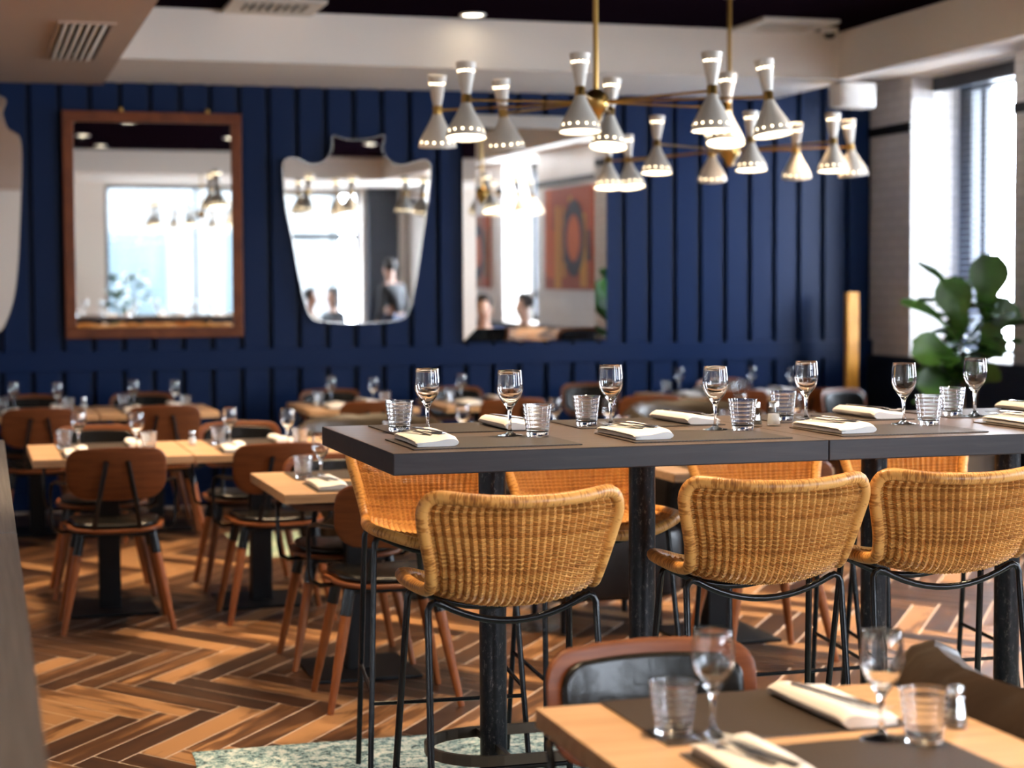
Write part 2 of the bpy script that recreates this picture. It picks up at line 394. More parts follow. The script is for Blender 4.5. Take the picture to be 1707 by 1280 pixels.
# front wall: board and batten
bm = BM(); box(bm, (XL-0.2, YF, 0), (XR+0.9, YF+0.2, 3.5))
k0 = aty(298, 150, YF).x
bx0 = k0 - 30*0.2045
for k in range(70):
    xa = max(XL, bx0+k*0.2045+0.021); xb = min(XR, bx0+(k+1)*0.2045-0.021)
    if xb-xa > 0.02: box(bm, (xa, YF-0.045, 0.0), (xb, YF, ZB+0.35), 0.004)
struct('wall_front', bm, 'navy')
bm = BM(); box(bm, (XL, YF-0.058, 0.955), (XR, YF-0.0, 1.095), 0.004); struct('trim_1', bm, 'navy')
bm = BM(); box(bm, (XL, YF-0.058, 0.0), (XR, YF-0.0, 0.14), 0.004); struct('baseboard_front', bm, 'navy')
# ceilings
bm = BM()
ZBR = 3.075
box(bm, (XL-0.2, RY1, ZB), (RX1+0.12, YF+0.2, ZB+0.12))                 # border along the blue wall
box(bm, (RX1+0.12, RY0, ZBR), (XR+0.9, YF+0.2, ZBR+0.12)); box(bm, (RX1, RY0, ZB), (RX1+0.12, RY1, ZB+0.12)); box(bm, (RX1+0.119, RY1-0.1, ZB+0.1), (RX1+0.125, YF+0.2, ZBR+0.1))                       # border along the windows
box(bm, (RX0, YB-0.2, ZB), (XR+0.9, RY0, ZB+0.12))                     # border behind
box(bm, (RX0, RY1, ZB+0.12), (RX1+0.03, RY1+0.03, ZC+0.1)); box(bm, (RX1, RY0, ZB+0.12), (RX1+0.03, RY1, ZC+0.1)); box(bm, (RX0, RY0-0.03, ZB+0.12), (RX1, RY0, ZC+0.1))
box(bm, (RX0, RY1-0.012, ZB), (RX1, RY1+0.001, ZB+0.008)); 
struct('trim_2', bm, 'plaster')
bm = BM(); box(bm, (XL-0.2, YB-0.2, ZS), (RX0, YF+0.1, ZC+0.1)); struct('trim_3', bm, 'plaster_taupe')
bm = BM(); box(bm, (RX0-0.02, RY0-0.05, ZC), (RX1+0.05, RY1+0.05, ZC+0.15)); struct('ceiling', bm, 'ceiling_paint')
# left wall
bm = BM(); box(bm, (XL-0.2, YB-0.2, 0), (XL, YF+0.2, ZC+0.2)); struct('wall_left', bm, 'plaster')
# right wall with window openings
WIN_R = [(10.94, 12.344), (6.7, 8.25), (2.6, 4.1), (-1.6, -0.2)]
ZW0, ZW1 = 0.98, 3.06
bm = BM(); prev = YF+0.05
for (y0, y1) in WIN_R:
    box(bm, (XR, y1, 0), (XR+0.5, prev, ZC)); box(bm, (XR, y0, 0), (XR+0.5, y1, ZW0-0.03)); box(bm, (XR, y0, ZW1), (XR+0.5, y1, ZC)); prev = y0
box(bm, (XR, YB-0.2, 0), (XR+0.5, prev, ZC))
struct('wall_right', bm, 'white_brick')
bm = BM(); prev = YF
for (y0, y1) in WIN_R:
    box(bm, (XR-0.014, y1, 2.665), (XR+0.001, prev, 2.735), 0.003); prev = y0
box(bm, (XR-0.014, YB, 2.665), (XR+0.001, prev, 2.735), 0.003); struct('trim_4', bm, 'matt_black')
bm = BM(); box(bm, (XR-0.03, YB, 0), (XR+0.002, YF, ZW0-0.03)); box(bm, (XR-0.045, YB, ZW0-0.05), (XR+0.002, YF, ZW0+0.0), 0.004); struct('baseboard_right', bm, 'navy_dark')
def window_right(name, y0, y1):
    X = 7.21
    bm = BM(); box(bm, (XR-0.02, y0-0.0, ZW0-0.03), (XR+0.5, y1, ZW0+0.004), 0.004)
    w = finish(bm, name, 'plaster', None, False); w['kind'] = 'structure'
    bm = BM()
    box(bm, (X-0.03, y1-0.17, ZW0), (X+0.05, y1, ZW1)); box(bm, (X-0.03, y0, ZW0), (X+0.05, y0+0.10, ZW1))
    box(bm, (X-0.03, y0, ZW1-0.10), (X+0.05, y1, ZW1)); box(bm, (X-0.03, y0, ZW0), (X+0.05, y1, ZW0+0.08))
    ym = y1-0.31; box(bm, (X-0.02, ym-0.03, ZW0), (X+0.045, ym+0.03, ZW1)); box(bm, (X-0.02, y0, 1.30), (X+0.045, y1, 1.37))
    finish(bm, 'window_frame', 'blind_black', w, False)
    bm = BM(); box(bm, (X+0.01, y0+0.1, ZW0+0.08), (X+0.016, y1-0.17, ZW1-0.1)); finish(bm, 'window_pane', 'pane', w, False)
    return w
for k, (y0, y1) in enumerate(WIN_R): window_right('window_%d' % (k+1), y0, y1)
# back wall with wide windows
WIN_B = [(2.05, 4.25, 0.72, 2.90), (4.75, 6.05, 0.72, 2.90)]
bm = BM(); prev = XL-0.2
for (x0, x1, z0, z1) in WIN_B:
    box(bm, (prev, YB-0.3, 0), (x0, YB, ZC)); box(bm, (x0, YB-0.3, 0), (x1, YB, z0)); box(bm, (x0, YB-0.3, z1), (x1, YB, ZC)); prev = x1
box(bm, (prev, YB-0.3, 0), (XR+0.6, YB, ZC)); struct('wall_back', bm, 'plaster')
for k, (x0, x1, z0, z1) in enumerate(WIN_B):
    bm = BM(); box(bm, (x0, YB-0.3, z0-0.03), (x1, YB+0.03, z0)); w = finish(bm, 'window_%d' % (k+5), 'plaster', None, False); w['kind'] = 'structure'
    bm = BM(); yb = YB-0.2
    for (a, c) in ((x0, x0+0.06), (x1-0.06, x1)): box(bm, (a, yb-0.03, z0), (c, yb+0.03, z1))
    for (a, c) in ((z0, z0+0.06), (z1-0.06, z1)): box(bm, (x0, yb-0.03, a), (x1, yb+0.03, c))
    if k == 0: box(bm, (3.42, yb-0.02, z0), (3.47, yb+0.02, z1))
    else: box(bm, (x0, yb-0.02, 2.13), (x1, yb+0.02, 2.22)); box(bm, (5.6, yb-0.02, z0), (5.63, yb+0.02, z1))
    finish(bm, 'window_frame', 'blind_black', w, False)
    bm = BM(); box(bm, (x0+0.05, yb-0.003, z0+0.05), (x1-0.05, yb+0.003, z1-0.05)); finish(bm, 'window_pane', 'pane', w, False)
bm = BM(); box(bm, (6.12, YB, 0), (6.62, YB+0.18, ZB)); struct('trim_5', bm, 'navy_dark')
# daylight portals at the windows (sampling aids of the sky itself)
def portal(loc, rot, sx, sy):
    l = bpy.data.lights.new('daylight', 'AREA'); l.shape = 'RECTANGLE'; l.size = sx; l.size_y = sy; l.cycles.is_portal = True
    o = bpy.data.objects.new('daylight', l); COL.objects.link(o); o.location = loc; o.rotation_euler = rot
for (y0, y1) in WIN_R: portal((7.3, (y0+y1)/2, (ZW0+ZW1)/2), (0, R(90), 0), ZW1-ZW0, y1-y0)
for (x0, x1, z0, z1) in WIN_B: portal(((x0+x1)/2, YB-0.25, (z0+z1)/2), (R(90), 0, 0), x1-x0, z1-z0)
# building across the street, added behind the back windows to hold back sky light
t = thing('building', 'pale grey building added to block sky outside, seen only through reflected windows', 'building', (3.5, -12, 0))
bm = BM(); box(bm, (-9, -2, -0.12), (4.0, 0, 5.6)); finish(bm, 'facade', 'facade_grey', t, False)
for zz in (0.6,):
    for kx in range(5):
        bm = BM(); box(bm, (-8+2.4*kx, 0.0, zz), (-6.8+2.4*kx, 0.04, zz+1.7)); w2 = finish(bm, 'facade_window', 'facade_glass', t, False)
bm = BM(); box(bm, (-12, -14.5, -0.2), (20, YB-0.32, -0.12)); struct('street', bm, 'facade_grey')
# venetian blind in the visible window
for k, (y0, y1) in enumerate(WIN_R[:1]):
    t = thing('venetian_blind', ('black venetian blind in the window behind the fiddle leaf plant' if k == 0 else 'black venetian blind in the middle window of the tiled wall'), 'blind', (6.98, (y0+y1)/2, ZW1), 0, 'black window blinds')
    bm = BM(); hw = (y1-y0)/2-0.02
    z = -0.10
    while z > -(ZW1-1.02):
        bm_v = [(-0.022, -hw, z-0.004), (0.022, -hw, z+0.004), (0.022, hw, z+0.004), (-0.022, hw, z-0.004)]
        vs = [bm.verts.new(p) for p in bm_v] + [bm.verts.new((p[0], p[1], p[2]-0.0016)) for p in bm_v]
        for fq in ((0, 1, 2, 3), (7, 6, 5, 4), (0, 4, 5, 1), (1, 5, 6, 2), (2, 6, 7, 3), (3, 7, 4, 0)): bm.faces.new([vs[i] for i in fq])
        z -= 0.044
    finish(bm, 'slats', 'slat_sky_blue', t, False)
    bm = BM(); box(bm, (-0.04, -hw, -0.10), (0.04, hw, -0.002)); finish(bm, 'headrail', 'blind_black', t, False)
    bm = BM()
    for s in (-0.6, 0.0, 0.6): box(bm, (-0.002, s*hw-0.006, -(ZW1-1.02)), (0.0, s*hw+0.006, -0.05))
    finish(bm, 'ladder_tape', 'blind_black', t, False)
# ================================================================== CEILING FITTINGS
def downlight(x, y, label, z=ZC, power=DOWN_W, cone=82):
    t = thing('downlight', label, 'ceiling light', (x, y, z), 0, 'recessed downlights')
    bm = BM(); lathe(bm, [(0.062, -0.001), (0.085, -0.001), (0.088, -0.006), (0.080, -0.012), (0.062, -0.008), (0.062, -0.001)], 28); finish(bm, 'bezel', 'white_plastic', t)
    bm = BM(); lathe(bm, [(0.0, -0.006), (0.062, -0.005), (0.062, -0.001), (0.0, -0.001)], 28); finish(bm, 'lens', 'downlight_lens', t)
    l = bpy.data.lights.new('downlight_beam', 'SPOT'); l.energy = power; l.color = WARM; l.spot_size = R(cone); l.spot_blend = 0.9; l.shadow_soft_size = 0.11
    o = bpy.data.objects.new('downlight_beam', l); COL.objects.link(o); o.location = (0, 0, -0.03); o.parent = t
downlight(3.136, 11.42, 'glowing round downlight in dark ceiling above the shield mirror', ZC, 22)
DL = [(1.35, 10.45), (2.9, 10.3), (4.85, 9.85), (1.40, 8.7), (4.05, 8.2), (1.75, 7.4), (4.2, 7.2), (1.75, 5.0), (3.4, 4.9), (5.0, 5.0), (1.4, 2.6), (3.2, 2.6), (5.0, 2.6), (1.75, 0.6), (4.0, 0.6)]
for k, (x, y) in enumerate(DL):
    downlight(x, y, 'round downlight overhead in the dark ceiling outside the photo', ZC)
for k, (x, y) in enumerate([(0.1, 9.0), (0.1, 6.2), (-1.6, 9.0), (-1.6, 5.0)]):
    downlight(x, y, 'round downlight in the low taupe ceiling outside the photo', ZS, DOWN_W*0.55)
def cassette(x0, x1, y0, y1, label):
    t = thing('ceiling_vent', label, 'vent', ((x0+x1)/2, (y0+y1)/2, ZC), 0, 'square vents in the dark ceiling')
    a, c = (x1-x0)/2, (y1-y0)/2; bm = BM()
    for (p, r_) in (((-a, -c, -0.025), (a, -c+0.09, 0)), ((-a, c-0.09, -0.025), (a, c, 0)), ((-a, -c+0.09, -0.025), (-a+0.09, c-0.09, 0)), ((a-0.09, -c+0.09, -0.025), (a, c-0.09, 0))): box(bm, p, r_, 0.004)
    finish(bm, 'vent_frame', 'vent_white', t, False)
    bm = BM(); n = 7
    for k in range(n):
        xx = -a+0.10+(2*a-0.20)*(k+0.5)/n; box(bm, (xx-0.012, -c+0.09, -0.022), (xx+0.008, c-0.09, -0.004))
    finish(bm, 'vent_grille', 'vent_white', t, False)
    bm = BM(); box(bm, (-a+0.08, -c+0.08, -0.003), (a-0.08, c-0.08, 0.0)); finish(bm, 'vent_duct', 'matt_black', t, False)
cassette(1.56, 2.13, 11.07, 11.62, 'beige square ceiling vent above the framed mirror')
cassette(4.99, 5.54, 11.05, 11.60, 'beige square ceiling vent near the corner above the right chandelier')
t = thing('ceiling_vent', 'slotted grey vent in the low taupe ceiling at top left', 'vent', (0.633, 10.74, ZS))
bm = BM()
for (p, r_) in (((-0.15, -0.80, -0.012), (0.15, -0.77, 0)), ((-0.15, 0.77, -0.012), (0.15, 0.80, 0)), ((-0.15, -0.77, -0.012), (-0.13, 0.77, 0)), ((0.13, -0.77, -0.012), (0.15, 0.77, 0))): box(bm, p, r_, 0.002)
finish(bm, 'vent_frame', 'plaster_taupe', t, False)
bm = BM()
for k in range(6):
    xx = -0.12+0.24*(k+0.5)/6; prism(bm, [(xx-0.018, -0.018), (xx-0.014, -0.020), (xx+0.012, -0.004), (xx+0.008, -0.002)], -0.77, 0.77, 'y')
finish(bm, 'vent_grille', 'vent_white', t, False)
bm = BM(); box(bm, (-0.13, -0.77, -0.0015), (0.13, 0.77, 0)); finish(bm, 'vent_duct', 'matt_black', t, False)
# speaker and camera
t = thing('wall_speaker', 'white box loudspeaker hung under the ceiling in the corner', 'loudspeaker', (5.98, 11.74, 2.845), R(8))
bm = BM(); box(bm, (-0.145, -0.08, -0.085), (0.145, 0.08, 0.085), 0.015); finish(bm, 'cabinet', 'white_plastic', t)
bm = BM(); box(bm, (-0.125, -0.086, -0.07), (0.125, -0.079, 0.07), 0.003); finish(bm, 'speaker_grille', 'white_plastic', t)
bm = BM(); box(bm, (-0.08, -0.02, 0.083), (0.08, 0.02, 0.097)); finish(bm, 'bracket', 'chrome', t)
t = thing('security_camera', 'small white dome camera on the dark ceiling by the right vent', 'camera', (5.66, 11.45, ZC))
bm = BM(); lathe(bm, [(0.0, 0.0), (0.06, 0.0), (0.06, -0.03), (0.045, -0.035), (0, -0.035)], 20); finish(bm, 'camera_base', 'white_plastic', t)
bm = BM(); lathe(bm, [(0.042, -0.034), (0.04, -0.05), (0.028, -0.066), (0.0, -0.074)], 20); finish(bm, 'camera_dome', 'matt_black', t)
# ================================================================== CHANDELIERS
def pierced(bm, r0, z0, r1, z1, n, hole):
    """band of cells each with a round hole"""
    hgt = math.hypot(r1-r0, z1-z0)
    def P(a, s): r = r0+(r1-r0)*s; return (r*math.cos(a), r*math.sin(a), z0+(z1-z0)*s)
    cells = []
    cache = {}
    def V(p):
        k = tuple(round(c, 6) for c in p)
        if k not in cache: cache[k] = bm.verts.new(p)
        return cache[k]
    for i in range(n):
        a0, a1 = 2*PI*i/n, 2*PI*(i+1)/n; am = (a0+a1)/2; rm = (r0+r1)/2
        outer = [(a1, 0.5), (a1, 1), (am, 1), (a0, 1), (a0, 0.5), (a0, 0), (am, 0), (a1, 0)]
        ov = [V(P(a, s)) for a, s in outer]
        iv = [bm.verts.new(P(am+hole*math.cos(PI*k/4)/rm, 0.5+hole*math.sin(PI*k/4)/hgt)) for k in range(8)]
        for k in range(8): bm.faces.new((ov[k], ov[(k+1) % 8], iv[(k+1) % 8], iv[k]))
def make_shade():
    low = BM()
    prof = [(0.024, -0.018), (0.030, -0.035), (0.042, -0.060), (0.056, -0.085), (0.070, -0.110), (0.081, -0.132), (0.0855, -0.144)]
    lathe(low, prof, 36); pierced(low, 0.0855, -0.144, 0.0905, -0.160, 14, 0.0050)
    lathe(low, [(0.0905, -0.160), (0.0945, -0.180), (0.0925, -0.180), (0.089, -0.162)], 36)
    bmesh.ops.remove_doubles(low, verts=low.verts[:], dist=0.0005)
    upp = BM()
    lathe(upp, [(0.020, 0.018), (0.027, 0.055), (0.034, 0.095), (0.0385, 0.122)], 28); pierced(upp, 0.0385, 0.122, 0.0425, 0.138, 14, 0.0058)
    lathe(upp, [(0.0425, 0.138), (0.047, 0.170), (0.0455, 0.170), (0.041, 0.140)], 28)
    bmesh.ops.remove_doubles(upp, verts=upp.verts[:], dist=0.0005)
    col = BM(); lathe(col, [(0.0, 0.024), (0.021, 0.024), (0.0235, 0.018), (0.0235, -0.020), (0.025, -0.026), (0.0, -0.026)], 24)
    dif = BM(); lathe(dif, [(0.020, -0.03), (0.05, -0.09), (0.0805, -0.144), (0.0855, -0.160), (0.088, -0.175), (0.0, -0.172)], 28)
    dif2 = BM(); lathe(dif2, [(0.012, 0.03), (0.030, 0.10), (0.0365, 0.124), (0.0395, 0.140), (0.0, 0.142)], 24)
    return low, upp, col, dif, dif2
_s = make_shade(); SH = []
for b_, nm, mt_ in zip(_s, ('lower_shade', 'upper_shade', 'collar', 'lower_diffuser', 'upper_diffuser'), ('shade_paint', 'shade_paint', 'brass', 'bulb', 'bulb')):
    o = finish(b_, nm, mt_); SH.append(o.data); bpy.data.objects.remove(o)
HZ = 2.385
def chandelier(hub, spots, label, HZ=HZ, k=1.0):
    t = thing('chandelier', label, 'chandelier', (hub[0], hub[1], HZ), 0, 'brass chandeliers with grey hourglass shades')
    bm = BM(); lathe(bm, [(0, 0.062), (0.02, 0.060), (0.045, 0.045), (0.060, 0.02), (0.063, 0.0), (0.060, -0.02), (0.048, -0.042), (0.034, -0.056), (0.028, -0.075), (0.018, -0.095), (0.0, -0.10)], 28); finish(bm, 'hub', 'brass', t)
    bm = BM(); cyl(bm, (0, 0, 0.055), (0, 0, ZC-HZ-0.02), 0.0125, None, 14); finish(bm, 'rod', 'brass', t)
    bm = BM(); lathe(bm, [(0, ZC-HZ), (0.07, ZC-HZ), (0.065, ZC-HZ-0.02), (0.03, ZC-HZ-0.045), (0.0, ZC-HZ-0.05)], 24); finish(bm, 'canopy', 'brass', t)
    for (x, y, dz, tilt, az) in spots:
        v = Vector((x-hub[0], y-hub[1], dz)); h = Vector((v.x, v.y, 0)).normalized()
        bm = BM(); tube(bm, [h*0.05, v-h*0.045, v-h*0.02], [0.0055, 0.0055, 0.007], 8); finish(bm, 'arm', 'brass', t)
        lo = bpy.data.objects.new('lower_shade', SH[0]); COL.objects.link(lo); lo.parent = t; lo.location = v; lo.scale = (k, k, k)
        # tilt: the open bottom swings towards azimuth az
        ax = Vector((-math.sin(az), math.cos(az), 0))
        lo.rotation_mode = 'QUATERNION'; lo.rotation_quaternion = Matrix.Rotation(-tilt, 3, ax).to_quaternion()
        for d, nm in zip(SH[1:], ('upper_shade', 'collar', 'lower_diffuser', 'upper_diffuser')):
            c = bpy.data.objects.new(nm, d); COL.objects.link(c); c.parent = lo
TOCAM = R(-107)
def spots(lst):
    out = []
    for (px, py, tilt, az) in lst:
        p = atz(px, py, HZ); out.append((p.x, p.y, 0.0, R(tilt), R(az)))
    return out
near = spots([(729, 184, 9, 75), (777, 166, 7, -107), (839, 189, 9, 40), (967, 153, 4, -107), (1017, 187, 12, -125), (1187, 151, 3, -107), (1211, 180, 12, -120), (1281, 161, 9, -60)])
chandelier((2.855, 8.22), near, 'near brass chandelier with grey hourglass shades above the bar table')
far = []; KF = 0.93; HF = EYE+(HZ-EYE)*KF
for (px, py, Y, tilt, az) in [(1014, 268, 11.35, 8, -107), (1048, 268, 11.5, 10, -80), (1095, 240, 0, 5, -120), (1186, 256, 0, 16, 60), (1252, 234, 0, 5, -107), (1327, 250, 0, 14, 60), (1389, 236, 0, 4, -107), (1418, 245, 0, 10, 30)]:
    p = atz(px, py, HF) if Y == 0 else aty(px, py, Y*KF); far.append((p.x, p.y, p.z-HF if Y else 0.0, R(tilt), R(az)))
chandelier((4.70*KF, 10.93*KF), far, 'far brass chandelier with grey hourglass shades near the right corner', HF, KF)
ring8 = [(3.2+0.72*math.cos(R(20+45*k)), -0.4+0.72*math.sin(R(20+45*k)), 0, R(6), R(45*k)) for k in range(8)]
chandelier((3.2, -0.4), ring8, 'brass chandelier seen only in the wood framed mirror')
# ================================================================== MIRRORS
MY = YF-0.085
def wx(px, py): p = aty(px, py, MY); return p.x, p.z
# framed rectangular
x0, z1 = wx(103, 184); x1, z0 = wx(406, 561)
t = thing('wall_mirror', 'large rectangular mirror in a brown wooden frame on the blue wall', 'mirror', ((x0+x1)/2, MY, (z0+z1)/2))
t.rotation_euler = (R(0.42), 0, 0)
a, c = (x1-x0)/2, (z1-z0)/2; fwid = 0.072
bm = BM()
for (p, r_) in (((-a, -0.02, -c), (a, 0.025, -c+fwid)), ((-a, -0.02, c-fwid), (a, 0.025, c)), ((-a, -0.02, -c+fwid), (-a+fwid, 0.025, c-fwid)), ((a-fwid, -0.02, -c+fwid), (a, 0.025, c-fwid))): box(bm, p, r_, 0.006)
finish(bm, 'mirror_frame', 'frame_wood', t, False)
bm = BM(); box(bm, (-a+fwid-0.005, 0.0, -c+fwid-0.005), (a-fwid+0.005, 0.008, c-fwid+0.005)); finish(bm, 'mirror_glass', 'mirror', t, False)
bm = BM()
for sx in (-0.35, 0.62): box(bm, (a*sx-0.012, -0.006, c-0.002), (a*sx+0.012, 0.012, c+0.03), 0.003)
finish(bm, 'hanger', 'brass', t)
def smooth_closed(pts, n=5):
    out = []; N = len(pts)
    for i in range(N):
        p0, p1, p2, p3 = pts[i-1], pts[i], pts[(i+1) % N], pts[(i+2) % N]
        for k in range(n):
            u = k/n; out.append(tuple(0.5*((2*p1[j])+(-p0[j]+p2[j])*u+(2*p0[j]-5*p1[j]+4*p2[j]-p3[j])*u*u+(-p0[j]+3*p1[j]-3*p2[j]+p3[j])*u**3) for j in (0, 1)))
    return out
def shaped_mirror(px, label, tilt):
    P = [wx(*p) for p in px]; cx_ = sum(p[0] for p in P)/len(P); cz_ = sum(p[1] for p in P)/len(P)
    P = smooth_closed([(p[0]-cx_, p[1]-cz_) for p in P])
    t = thing('wall_mirror', label, 'mirror', (cx_, MY, cz_)); t.rotation_euler = (tilt, 0, 0)
    bm = BM(); prism(bm, P, 0.006, 0.016, 'y'); finish(bm, 'mirror_glass', 'mirror', t, False)
    bm = BM(); Q = [(p[0]*0.985, p[1]*0.985) for p in P]; prism(bm, Q, 0.016, 0.03, 'y'); finish(bm, 'backing_board', 'matt_black', t, False)
    bm = BM(); tube(bm, [(p[0], 0.008, p[1]) for p in P], 0.005, 6, True); finish(bm, 'edge_bead', 'chrome', t)
sh = [(555, 226), (573, 231), (595, 233), (618, 231), (638, 226), (641, 233), (637, 247), (644, 262), (655, 272), (672, 275), (690, 270), (707, 266), (716, 272), (718, 285), (713, 340), (704, 400), (694, 470), (683, 518), (672, 532), (650, 536), (595, 539), (540, 536), (523, 532), (512, 515), (501, 470), (488, 400), (476, 340), (472, 285), (473, 270), (482, 263), (498, 265), (515, 273), (533, 272), (546, 263), (554, 248)]
shaped_mirror(sh, 'frameless shield shaped mirror with eared shoulders on the blue wall', R(0.3))
half = [(0, 160), (4, 190), (12, 213), (24, 221), (33, 230), (36, 260), (35, 320), (32, 400), (28, 460), (22, 500), (12, 532), (0, 552), (-30, 566)]
axis = -62
sh0 = half + [(2*axis-x, y) for x, y in reversed(half)] + [(-126, 150), (axis, 158), (2, 150)][0:2]
shaped_mirror([(x, y) for x, y in half] + [(2*axis-x, y) for x, y in reversed(half)], 'frameless curvy mirror cut by the left edge of the photo', R(0.2))
x0, z1 = wx(771, 190); x1, z0 = wx(1012, 566)
t = thing('wall_mirror', 'frameless rectangular mirror with a wide sloped glass border behind the chandelier', 'mirror', ((x0+x1)/2, MY, (z0+z1)/2)); t.rotation_euler = (R(0.25), 0, 0)
a, c = (x1-x0)/2, (z1-z0)/2; bw = 0.095; d = 0.010
bm = BM(); box(bm, (-a+bw, 0.0, -c+bw), (a-bw, 0.006, c-bw)); finish(bm, 'mirror_glass', 'mirror', t, False)
for (A, B, C_, D) in (((-a, -c), (a, -c), (a-bw, -c+bw), (-a+bw, -c+bw)), ((a, c), (-a, c), (-a+bw, c-bw), (a-bw, c-bw)), ((-a, c), (-a, -c), (-a+bw, -c+bw), (-a+bw, c-bw)), ((a, -c), (a, c), (a-bw, c-bw), (a-bw, -c+bw))):
    bm = BM(); v4 = [bm.verts.new((A[0], d, A[1])), bm.verts.new((B[0], d, B[1])), bm.verts.new((C_[0], 0, C_[1])), bm.verts.new((D[0], 0, D[1]))]
    w4 = [bm.verts.new((v_.co.x, d+0.008, v_.co.z)) for v_ in v4]
    bm.faces.new(v4); bm.faces.new(list(reversed(w4)))
    for k in range(4): bm.faces.new((v4[k], w4[k], w4[(k+1) % 4], v4[(k+1) % 4]))
    bmesh.ops.recalc_face_normals(bm, faces=bm.faces[:])
    finish(bm, 'bevel_strip', 'mirror', t, False)
bm = BM(); box(bm, (-a+0.01, d+0.008, -c+0.01), (a-0.01, d+0.03, c-0.01)); finish(bm, 'backing_board', 'matt_black', t, False)
# ================================================================== RUGS
def rug(pts, label, mat, z=0.004):
    bm = BM(); P = []
    N = len(pts)
    for i in range(N):
        p, q_ = pts[i], pts[(i+1) % N]
        for k in range(24): P.append((p[0]+(q_[0]-p[0])*k/24+random.uniform(-0.006, 0.006), p[1]+(q_[1]-p[1])*k/24+random.uniform(-0.006, 0.006)))
    prism(bm, P, 0.001, z, 'z'); o = finish(bm, 'area_rug', mat, None, False); tag(o, label, 'rug')
rug([(0.675, 5.99), (0.52, 3.6), (4.3, 3.5), (4.4, 5.93)], 'worn teal patterned rug under the bar table and stools', 'teal_rug')
rug([(1.50, 10.25), (4.6, 10.2), (4.6, 11.3), (1.50, 11.35)], 'pale green rug on the floor behind the middle tables', 'green_rug')
# ================================================================== STEEL COUNTER
t = thing('steel_counter', 'brushed stainless steel counter at the left edge of the photo', 'counter', (0, 0, 0))
for (y0, y1) in ((1.6, 4.42), (4.424, 7.2)):
    bm = BM()
    xa = 0.076+0.0085*(y0-1.6); xb = 0.076+0.0085*(y1-1.6)
    prism(bm, [(-1.2, y0), (xa, y0), (xb, y1), (-1.2, y1)], 0.90, 0.95, 'z')
    bmesh.ops.bevel(bm, geom=bm.edges[:], offset=0.004, segments=2, affect='EDGES')
    finish(bm, 'worktop', 'stainless', t)
bm = BM(); prism(bm, [(-1.15, 1.65), (0.04, 1.65), (0.085, 7.15), (-1.15, 7.15)], 0.0, 0.90, 'z'); finish(bm, 'counter_body', 'stainless', t, False)
# ================================================================== BAR TABLES
HB = 1.10
BX = [1.009, 2.203, 3.42]; BY0, BY1 = 4.45, 5.41
for k, (lab, cols) in enumerate((('dark stained bar table forming the left half of the long bar', (820, 1070)), ('dark stained bar table forming the right half of the long bar', (1457, 1680)))):
    t = thing('bar_table', lab, 'table', (BX[k], BY0, 0.004), 0, 'two bar tables pushed end to end')
    w_ = BX[k+1]-BX[k]-0.002; dp = BY1-BY0
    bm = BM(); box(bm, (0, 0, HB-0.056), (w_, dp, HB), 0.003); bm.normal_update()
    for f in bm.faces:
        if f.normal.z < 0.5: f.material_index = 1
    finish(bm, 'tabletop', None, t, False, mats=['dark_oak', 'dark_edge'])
    xs = [aty(px, 770, 4.93).x-BX[k] for px in cols]
    for x in xs:
        bm = BM(); cyl(bm, (x, 0.48, 0.012), (x, 0.48, HB-0.056), 0.0385, None, 28); finish(bm, 'column', 'raw_steel', t)
        bm = BM(); box(bm, (x-0.16, 0.32, 0), (x+0.16, 0.64, 0.012), 0.003); finish(bm, 'base_plate', 'ring_steel', t, False)
    # flat bar foot ring round both columns
    bm = BM(); xa, xb, rr = xs[0]-0.02, xs[1]+0.02, 0.165; P = []
    for j in range(13): an = R(90+180*j/12); P.append((xa+rr*math.cos(an), 0.48+rr*math.sin(an)))
    for j in range(13): an = R(-90+180*j/12); P.append((xb+rr*math.cos(an), 0.48+rr*math.sin(an)))
    n = len(P); cxr = (xa+xb)/2
    def off(p, dd):
        cx_ = min(max(p[0], xa), xb); vx, vy = p[0]-cx_, p[1]-0.48; l = math.hypot(vx, vy); return (p[0]+vx/l*dd, p[1]+vy/l*dd)
    rings = [[bm.verts.new((*off(p, dd), zz)) for p in P] for dd, zz in ((0, 0.205), (0, 0.235), (0.012, 0.235), (0.012, 0.205))]
    for j in range(4):
        A, B = rings[j], rings[(j+1) % 4]
        for i in range(n): bm.faces.new((A[i], A[(i+1) % n], B[(i+1) % n], B[i]))
    for x in xs:
        box(bm, (x-0.006, 0.48-rr, 0.21), (x+0.006, 0.48-0.037, 0.232)); box(bm, (x-0.006, 0.48+0.037, 0.21), (x+0.006, 0.48+rr, 0.232))
    bmesh.ops.recalc_face_normals(bm, faces=bm.faces[:])
    finish(bm, 'foot_ring', 'ring_steel', t, False)
# ================================================================== RATTAN BAR STOOL
EK = [0, 0.08, 0.26, 0.44, 0.555, 0.68, 0.80, 0.92, 1.0]
EYv = [0.225, 0.185, 0.06, -0.055, -0.112, -0.148, -0.165, -0.182, -0.190]
EZv = [0.780, 0.792, 0.792, 0.790, 0.800, 0.860, 0.925, 0.992, 1.030]
EWv = [0.165, 0.210, 0.222, 0.214, 0.205, 0.215, 0.231, 0.245, 0.222]
CYv = [0.255, 0.190, 0.06, -0.070, -0.175, -0.222, -0.240, -0.250, -0.255]
CZv = [0.750, 0.758, 0.752, 0.748, 0.768, 0.845, 0.920, 0.988, 1.014]
def shell(u, v):
    w_ = catmull(EK, EWv, v); ey, ez = catmull(EK, EYv, v), catmull(EK, EZv, v); cy_, cz_ = catmull(EK, CYv, v), catmull(EK, CZv, v)
    k = 1-abs(u)**2.2
    return Vector((u*w_, ey+(cy_-ey)*k, ez+(cz_-ez)*k))
